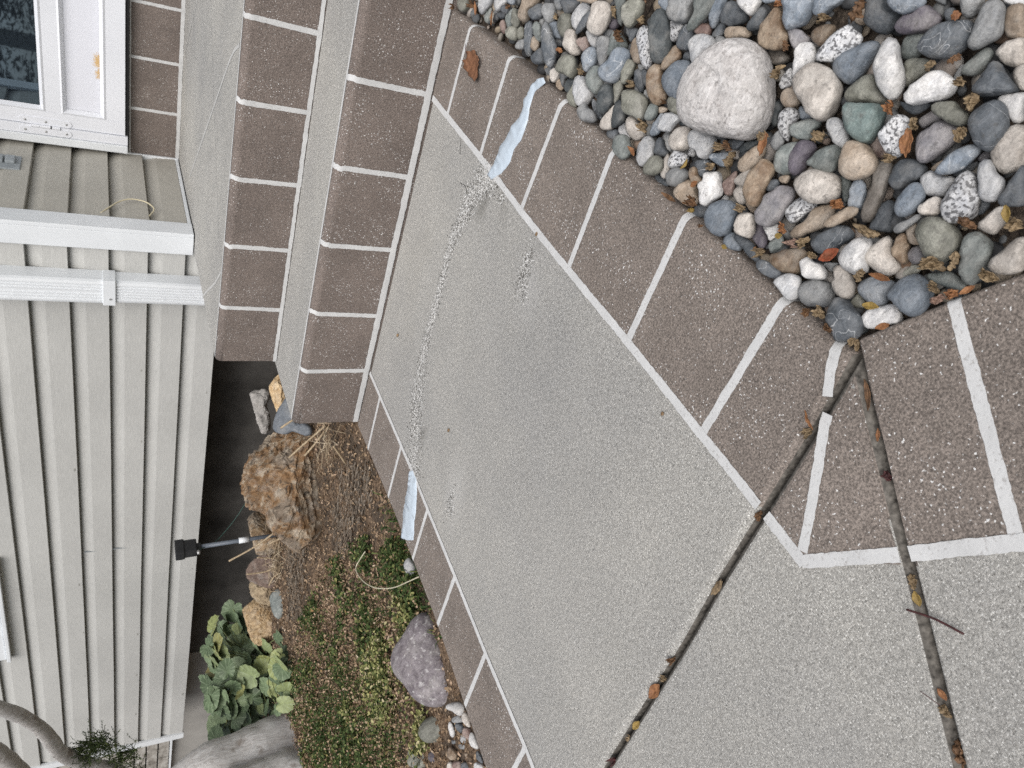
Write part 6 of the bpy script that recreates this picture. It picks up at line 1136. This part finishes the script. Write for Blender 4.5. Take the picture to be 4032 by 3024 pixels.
# ---------------------------------------------------------------- garden
def inside(p, P):
    x, y = p; c = False
    for (x0, y0), (x1, y1) in zip(P, P[1:]+P[:1]):
        if (y0 > y) != (y1 > y) and x < (x1-x0)*(y-y0)/(y1-y0)+x0: c = not c
    return c
def scatter(P, n, rg, dens=None):
    xs = [p[0] for p in P]; ys = [p[1] for p in P]; o = []; tries = 0
    while len(o) < n and tries < n*30:
        tries += 1; p = (rg.uniform(min(xs), max(xs)), rg.uniform(min(ys), max(ys)))
        if inside(p, P) and p[0] < -1.385 and (dens is None or rg.random() < dens(p)): o.append(p)
    return o
def flakes(pts, rg, s0, s1, zr, tilt, lobes=False, asp=.6):
    vs, fs = [], []
    for x, y in pts:
        s = rg.uniform(s0, s1); a = rg.uniform(0, 6.28); t1, t2 = rg.gauss(0, tilt), rg.gauss(0, tilt)
        M_ = Matrix.Rotation(a, 3, 'Z') @ Matrix.Rotation(t1, 3, 'X') @ Matrix.Rotation(t2, 3, 'Y'); b0 = len(vs); z = soil_z(x, y)+rg.uniform(*zr)
        for u, v, w in ((-1, 0, 0), (-.2, asp, .15), (.7, asp*.7, .1), (1, 0, 0), (.7, -asp*.7, .1), (-.2, -asp, .15)): vs.append(tuple(M_ @ (Vector((u, v, w*rg.uniform(.3, 2.5)))*s)+Vector((x, y, z))))
        fs += [(b0, b0+1, b0+2, b0+3), (b0, b0+3, b0+4, b0+5)]
    return vs, fs
rg = random.Random(8)
bed2 = [(-1.38, 1.62), (-1.38, .5), (-1.55, .40), (-3.6, 1.5), (-4.2, 2.3), (-2.2, 2.2), (-1.6, 2.0)]
litter = m_island('leaf litter', [(0, (.07, .045, .028)), (.25, (.17, .11, .065)), (.5, (.27, .19, .12)), (.8, (.38, .28, .185)), (.94, (.40, .28, .20)), (1, (.50, .41, .31))])
stuff(obj('leaf_litter', flakes(scatter(bed2, 24000, rg), rg, .002, .0068, (.0, .008), .5), litter))
def gd(p): return .06+.94*sst(-.05, .30, fbm((p[0], p[1], 0), 5, 3))
stuff(obj('leaf_litter', flakes(scatter(GREEN, 8000, rg, lambda p: 1-.8*gd(p)+.25), rg, .002, .006, (.008, .030), .6), litter))
green = m_island('creeping green', [(0, (.020, .036, .010)), (.4, (.040, .068, .018)), (.7, (.075, .105, .033)), (.88, (.14, .165, .055)), (.96, (.26, .26, .10)), (1, (.30, .16, .08))])
stuff(obj('ground_cover', flakes(scatter(GREEN, 14000, rg, gd), rg, .003, .0078, (.004, .030), .55), green))
yel = m_island('pale creeping leaves', [(0, (.08, .10, .03)), (.5, (.20, .21, .075)), (.8, (.36, .34, .15)), (1, (.46, .40, .26))])
YP = [(-1.48, .96), (-1.55, 1.12), (-1.85, 1.15), (-2.3, 1.2), (-1.9, .82), (-1.7, .74)]
stuff(obj('pale_ground_cover', flakes(scatter(YP, 2600, rg, gd), rg, .004, .008, (.008, .034), .6), yel))
# grass like tufts at the slab edge
vs, fs = [], []
for cx, cy, n in ((-1.46, 1.20, 60), (-1.44, 1.13, 60), (-1.47, 1.06, 70), (-1.45, 1.0, 50), (-2.2, 1.25, 90), (-2.45, 1.32, 100), (-2.05, 1.08, 90), (-2.7, 1.45, 110), (-1.75, 1.2, 50), (-1.95, .95, 60), (-2.35, 1.12, 120), (-2.6, 1.28, 130), (-2.25, .98, 120), (-2.85, 1.45, 120), (-2.5, 1.08, 120), (-2.75, 1.28, 100), (-2.05, .90, 90)):
    for i in range(n*3):
        a = rg.uniform(0, 6.28); l = rg.uniform(.018, .045); x, y = cx+rg.gauss(0, .07), cy+rg.gauss(0, .06); z = soil_z(x, y)
        if x > -1.40: x = -1.40
        d = Vector((math.cos(a), math.sin(a), 0)); s = d.cross(UP)*.0016; el = rg.uniform(.3, 1.2); b0 = len(vs)
        p0 = Vector((x, y, z)); p1 = p0+d*l*.5*math.cos(el)+UP*l*.6*math.sin(el)+UP*.004; p2 = p0+d*l*math.cos(el)+UP*l*.75*math.sin(el)
        vs += [tuple(p0-s), tuple(p0+s), tuple(p1+s), tuple(p1-s), tuple(p2)]; fs += [(b0, b0+1, b0+2, b0+3), (b0+3, b0+2, b0+4)]
stuff(obj('grass', (vs, fs), m_island('grass blades', [(0, (.018, .04, .010)), (.6, (.045, .085, .02)), (.9, (.11, .14, .04)), (1, (.24, .2, .08))])))
# shredded grey bark matted into the soil
vs, fs = [], []
for P, ax in ((TIMBER1, Vector((-.80, -.30, 0)).normalized()), (TIMBER2, Vector((-.9, -.25, 0)).normalized())):
    for x, y in scatter(P, 800, rg):
        d = (Matrix.Rotation(rg.gauss(0, .22), 3, 'Z') @ ax); d.z = rg.gauss(0, .08); l = rg.uniform(.008, .035); s_ = d.cross(UP).normalized()*rg.uniform(.0007, .0024); p = Vector((x, y, soil_z(x, y)+rg.uniform(.002, .013))); b0 = len(vs); m0 = UP*rg.uniform(-.002, .003)
        vs += [tuple(p-d*l/2-s_), tuple(p-d*l/2+s_), tuple(p+m0+s_), tuple(p+m0-s_), tuple(p+d*l/2+s_*.5), tuple(p+d*l/2-s_*.5)]; fs += [(b0, b0+1, b0+2, b0+3), (b0+3, b0+2, b0+4, b0+5)]
stuff(obj('bark_mulch', (vs, fs), m_island('bark shreds', [(0, (.10, .08, .06)), (.45, (.19, .155, .12)), (.8, (.27, .23, .185)), (1, (.34, .29, .24))])))
# dry stalks and straw
STR = m_leaf('straw', (.46, .37, .25), (.26, .19, .12)); PALE = m_leaf('pale stem', (.58, .55, .42), (.40, .36, .26))
for P, r, lab in ((STALK1, .0036, 'long thick dry stalk leaning up before the lamp pole'), (STALK2, .0034, 'upper of two dry stalks sticking out from under the bottom step'), (STALK3, .0034, 'lower of two dry stalks sticking out from under the bottom step'), (STALK4, .0034, 'short pale broken stalk pointing at the small dark timber'), (STALK5, .0032, 'dry stalk lying on the purple brown rock'), (STALK6, .003, 'dry forked stalk beside the yellowish rock'), (STALK7, .0034, 'dry stalk resting on the blue grey slab stone by the step corner'), (STALK8, .004, 'short thick stalk at the foot of the lamp pole'), (STALK9, .0026, 'thin dry stalk lying behind the lamp toward the soil')):
    tag(obj('dry_stalk', tube(curve_pts(P), r, 7, rough=.2, rs=60), STR, None, True), lab, 'dry stalk')
tag(obj('dry_stalk', tube(curve_pts([(x, y, .012+.020*math.sin(3.14*i/9)) for i, (x, y, *_) in enumerate(ARC)]), .0016, 6), PALE, None, True), 'thin pale stem arching over the green ground cover to the walkway', 'dry stalk')
bm = bmesh.new()
for cx, cy, cz, n, sp in ((-2.52, 2.02, .035, 60, .06), (-1.53, 1.68, .04, 46, .05), (-2.40, 2.0, .05, 20, .05), (-2.86, 2.05, .05, 16, .05)):
    for i in range(n):
        a, el = rg.uniform(0, 6.28), rg.gauss(.1, .35); l = rg.uniform(.02, .09); p = Vector((cx+rg.gauss(0, sp), cy+rg.gauss(0, sp*.6), cz+rg.gauss(0, .018))); d = Vector((math.cos(a)*math.cos(el), math.sin(a)*math.cos(el), math.sin(el)))
        s = d.orthogonal().normalized()*.0011; k = d.cross(s).normalized()*.0011; m0 = p+UP*rg.uniform(-.006, .012)
        A = [bm.verts.new(p-d*l/2+q) for q in (s, k, -s, -k)]; M1 = [bm.verts.new(m0+q) for q in (s, k, -s, -k)]; B_ = [bm.verts.new(p+d*l/2+q*.6) for q in (s, k, -s, -k)]
        for X_, Z_ in ((A, M1), (M1, B_)):
            for j in range(4): bm.faces.new((X_[j], X_[(j+1) % 4], Z_[(j+1) % 4], Z_[j]))
stuff(obj('straw', bm, m_island('straw bits', [(0, (.20, .15, .10)), (.5, (.38, .30, .20)), (1, (.58, .50, .38))])))
# broad leaved plant
PLM, _t, _b = mat('broad leaf', .5, .35); uv = N(_t, 'ShaderNodeUVMap'); sx = N(_t, 'ShaderNodeSeparateXYZ'); L(_t, uv.outputs[0], sx.inputs[0])
at = N(_t, 'ShaderNodeMath', _operation='ARCTAN2'); L(_t, sx.outputs[1], at.inputs[0]); L(_t, sx.outputs[0], at.inputs[1])
mu = N(_t, 'ShaderNodeMath', _operation='MULTIPLY'); mu.inputs[1].default_value = 13; L(_t, at.outputs[0], mu.inputs[0])
sn = N(_t, 'ShaderNodeMath', _operation='COSINE'); L(_t, mu.outputs[0], sn.inputs[0])
vein = ramp(_t, sn.outputs[0], [(.80, 0), (1, 1)]); gi = N(_t, 'ShaderNodeNewGeometry').outputs['Random Per Island']
base = ramp(_t, gi, [(0, (.075, .11, .058)), (.45, (.135, .19, .105)), (.75, (.20, .26, .145)), (.92, (.24, .27, .10)), (1, (.27, .22, .09))])
fq = nz(_t, coords(_t), 60, 4); base = mix(_t, 1.0, base, ramp(_t, fq, [(.3, .72), (.7, 1.22)]), 'MULTIPLY')
L(_t, mix(_t, vein, base, mix(_t, .55, base, (.30, .36, .24))), _b.inputs['Base Color']); bump(_t, _b, sn.outputs[0], -.35, .002)
plant = empty('broadleaf_plant', (-3.2, 1.95, -.02), 'low green plant with broad heart shaped veined leaves below the overhang', 'plant')
bm = bmesh.new(); uvl = bm.loops.layers.uv.new('UVMap'); stems = bmesh.new()
def heart(c, nrm, spin, s):
    n = nrm.normalized(); u = n.orthogonal().normalized(); u = Matrix.Rotation(spin, 3, n) @ u; v = n.cross(u); rows = []; cup = rg.uniform(-.1, .35); fold = rg.uniform(0, .5)
    K = 26
    for j in range(6):
        row = []
        for k in range(K):
            t = 2*math.pi*k/K; R_ = (1.0-.62*math.exp(-((t-math.pi)/.33)**2))*(1+.30*math.cos(t)*(1 if math.cos(t) > 0 else .2))*(1+.035*math.cos(13*t)); R_ *= s*j/5
            x, y = R_*math.cos(t), R_*math.sin(t)*.92; z = s*(-cup*(j/5)**2+fold*abs(y)/s*.8+.10*fbm((x/s+spin*5, y/s, 0), 2.2, 3)*(j/5))
            row.append((bm.verts.new(c+u*x+v*y+n*z), (x/s, y/s)))
        rows.append(row)
    for A, B_ in zip(rows, rows[1:]):
        for k in range(K):
            q = [A[k], A[(k+1) % K], B_[(k+1) % K], B_[k]]
            try: f = bm.faces.new([w[0] for w in q])
            except ValueError: continue
            f.smooth = True
            for lp, w in zip(f.loops, q): lp[uvl].uv = w[1]
allp = [Vector(p) for p in PLANT]
for p in list(allp):
    for _ in range(3): allp.append(p+Vector((rg.gauss(-.01, .03), rg.gauss(.03, .03), rg.gauss(-.02, .02))))
for p in allp:
    p = p+Vector((0, rg.uniform(-.02, .04), 0)); base_p = Vector((-3.25+.35*(p.x+3.25), 2.0, -.03))
    if p.z < soil_z(p.x, p.y)+.01: p.z = soil_z(p.x, p.y)+.012+rg.uniform(0, .03)
    nrm = Vector((rg.gauss(.25, .35), rg.gauss(-.45, .3), rg.uniform(.5, 1.1))); heart(p, nrm, rg.uniform(0, 6.28), rg.uniform(.028, .058))
    tb = tube(curve_pts([base_p, base_p.lerp(p, .6)+UP*.03, p]), .0018, 5)
    me_ = bpy.data.meshes.new('tmp'); tb.to_mesh(me_); tb.free(); stems.from_mesh(me_); bpy.data.meshes.remove(me_)
keep(obj('foliage', bm, PLM), plant)
keep(obj('stem', stems, m_plain('green stem', (.16, .19, .08), .6, .3, .2, 60)), plant)
# garden lamp
lamp = empty('garden_lamp', (-2.418, 2.1, .0), 'small black solar garden lamp on thin grey pole with white band', 'garden lamp')
a0, a1 = Vector((-2.4187, 2.1, -.02)), Vector((-2.4405, 2.1, .338))
keep(obj('pole', tube([a0, a0.lerp(a1, .5), a1], .0085, 14), POLE, None, True), lamp)
keep(obj('band', tube([a0.lerp(a1, .445), a0.lerp(a1, .555)], .0118, 16), VINYL, None, True), lamp)
hd = bmesh.new()
box(hd, -.021, .021, -.030, .030, 0, .060, bev=.005); box(hd, -.0245, .0245, -.034, .034, .046, .080, bev=.004); box(hd, -.012, .012, -.012, .012, -.016, .004, bev=.002)
h_ = obj('head', hd, m_plain('lamp black', (.022, .023, .025), .4, .4, .2, 50)); h_.matrix_world = Matrix.Translation(a1) @ Matrix.Rotation(math.radians(-3), 4, 'Y'); keep(h_, lamp)
keep(obj('bolt', tube([(-2.422, 2.065, .336), (-2.422, 2.050, .336)], .006, 12), STEEL, None, True), lamp)
keep(obj('cable', tube(curve_pts([(-2.425, 2.07, .338), (-2.44, 2.10, .30), (-2.452, 2.13, .262), (-2.40, 2.17, .20), (-2.32, 2.2, .150), (-2.24, 2.24, .11), (-2.12, 2.3, .03)]), .0017, 6), m_plain('green cable', (.02, .06, .05), .5, .4, .1, 50), None, True), lamp)
# ---------------------------------------------------------------- old juniper at the bed's far side
BARK, _t, _b = mat('grey bark', .9, .15); _c = coords(_t); _f = nz(_t, coords(_t, scale=(1.6, 1.6, .5)), 34, 5, .65, .8); _g = nz(_t, _c, 11, 4)
_c1 = ramp(_t, _f, [(.26, (.16, .145, .135)), (.38, (.42, .40, .385)), (.6, (.54, .53, .52)), (.75, (.64, .635, .63))])
L(_t, mix(_t, ramp(_t, _g, [(.60, 0), (.68, .6)]), _c1, (.17, .13, .10)), _b.inputs['Base Color']); bump(_t, _b, _f, .8, .006)
tree = empty('juniper_tree', (-3.25, 1.5, -.03), 'old juniper with smooth pale grey trunk and bent bare limbs', 'tree')
t1 = curve_pts([(-3.20, 1.60, -.10), (-3.205, 1.585, .04), (-3.215, 1.57, .16), (-3.22, 1.56, .26), (-3.27, 1.55, .36), (-3.36, 1.53, .46), (-3.48, 1.5, .55), (-3.62, 1.5, .66), (-3.7, 1.5, .9), (-3.72, 1.5, 1.3)])
keep(obj('trunk', tube(t1, [.135-.045*i/len(t1) for i in range(len(t1))], 40, True, .10, 8), BARK, None, True), tree)
t2 = curve_pts([(-3.155, 1.40, -.10), (-3.15, 1.39, .05), (-3.15, 1.38, .15), (-3.19, 1.37, .26), (-3.27, 1.38, .37), (-3.40, 1.40, .48), (-3.55, 1.45, .60)])
keep(obj('trunk', tube(t2, [.155-.05*i/len(t2) for i in range(len(t2))], 28, True, .16, 9), BARK, None, True), tree)
def limb(P, r0, r1): 
    Q = curve_pts(P); return tube(Q, [r0+(r1-r0)*i/len(Q) for i in range(len(Q))], 20, True, .14, 14)
P1 = [(-3.60, 1.52, .58), (-3.52, 1.62, .57)]+[(x, y, z) for x, y, z in BR1]+[(-2.69, 1.75, 1.10), (-2.67, 1.72, 1.22), (-2.72, 1.65, 1.45)]
keep(obj('limb', limb(P1, .031, .021), BARK, None, True), tree)
P2 = [(-3.68, 1.5, .80), (-3.40, 1.55, .86), (-3.1, 1.6, .905)]+[(x, y, z) for x, y, z in BR2]+[(-2.72, 1.6, 1.05), (-2.7, 1.6, 1.3)]
keep(obj('limb', limb(P2, .042, .032), BARK, None, True), tree)
vs, fs = [], []
for (x, y, z) in SPRIG:
    for t_ in range(30):
        p = Vector((x, y, z))+Vector((rg.gauss(0, .016), rg.gauss(.02, .02), rg.gauss(-.008, .014))); ax = Vector((rg.gauss(.35, .5), rg.gauss(-.2, .5), rg.gauss(.6, .5))).normalized()
        for i in range(16):
            q = p+ax*.0038*i; dv = (ax*.7+Vector((rg.gauss(0, 1), rg.gauss(0, 1), rg.gauss(0, 1))).normalized()*.8).normalized(); l = rg.uniform(.004, .009); s = dv.orthogonal().normalized()*.0022; b0 = len(vs)
            vs += [tuple(q-s), tuple(q+s), tuple(q+dv*l)]; fs.append((b0, b0+1, b0+2))
keep(obj('foliage', (vs, fs), m_island('juniper needles', [(0, (.02, .035, .012)), (.6, (.05, .075, .025)), (1, (.11, .13, .045))])), tree)
# ---------------------------------------------------------------- pines across the yard, seen only as reflections in the door glass
NEED = m_island('pine needles', [(0, (.012, .02, .010)), (.7, (.03, .045, .02)), (1, (.10, .10, .08))])
for k, (px, py, hh, lab) in enumerate(((-3.4, -5.5, 5.5, 'dark pine across the yard mirrored in the door glass'), (-1.2, -7.5, 6.5, 'taller second pine across the yard behind the walkway'))):
    pt = empty('pine_tree', (px, py, -.25), lab, 'tree'); keep(obj('trunk', tube([(px, py, -.25), (px+.05, py, hh*.5), (px, py, hh)], [.13, .09, .02], 10, True, .2, 6), BARK, None, True), pt)
    vs, fs = [], []
    for i in range(9000):
        z = rg.uniform(.5, hh); rr = (1-z/hh)*1.5*(.6+.5*abs(math.sin(z*5)))+.12; a = rg.uniform(0, 6.28); q = Vector((px+rr*rg.random()**.5*math.cos(a), py+rr*rg.random()**.5*math.sin(a), z+rg.gauss(0, .06)))
        dv = Vector((math.cos(a), math.sin(a), rg.uniform(-.4, .3))).normalized(); s = dv.orthogonal().normalized()*rg.uniform(.006, .016); l = rg.uniform(.08, .20); b0 = len(vs)
        vs += [tuple(q-s), tuple(q+s), tuple(q+s*.5+dv*l), tuple(q-s*.5+dv*l)]; fs.append((b0, b0+1, b0+2, b0+3))
    keep(obj('crown', (vs, fs), NEED), pt)
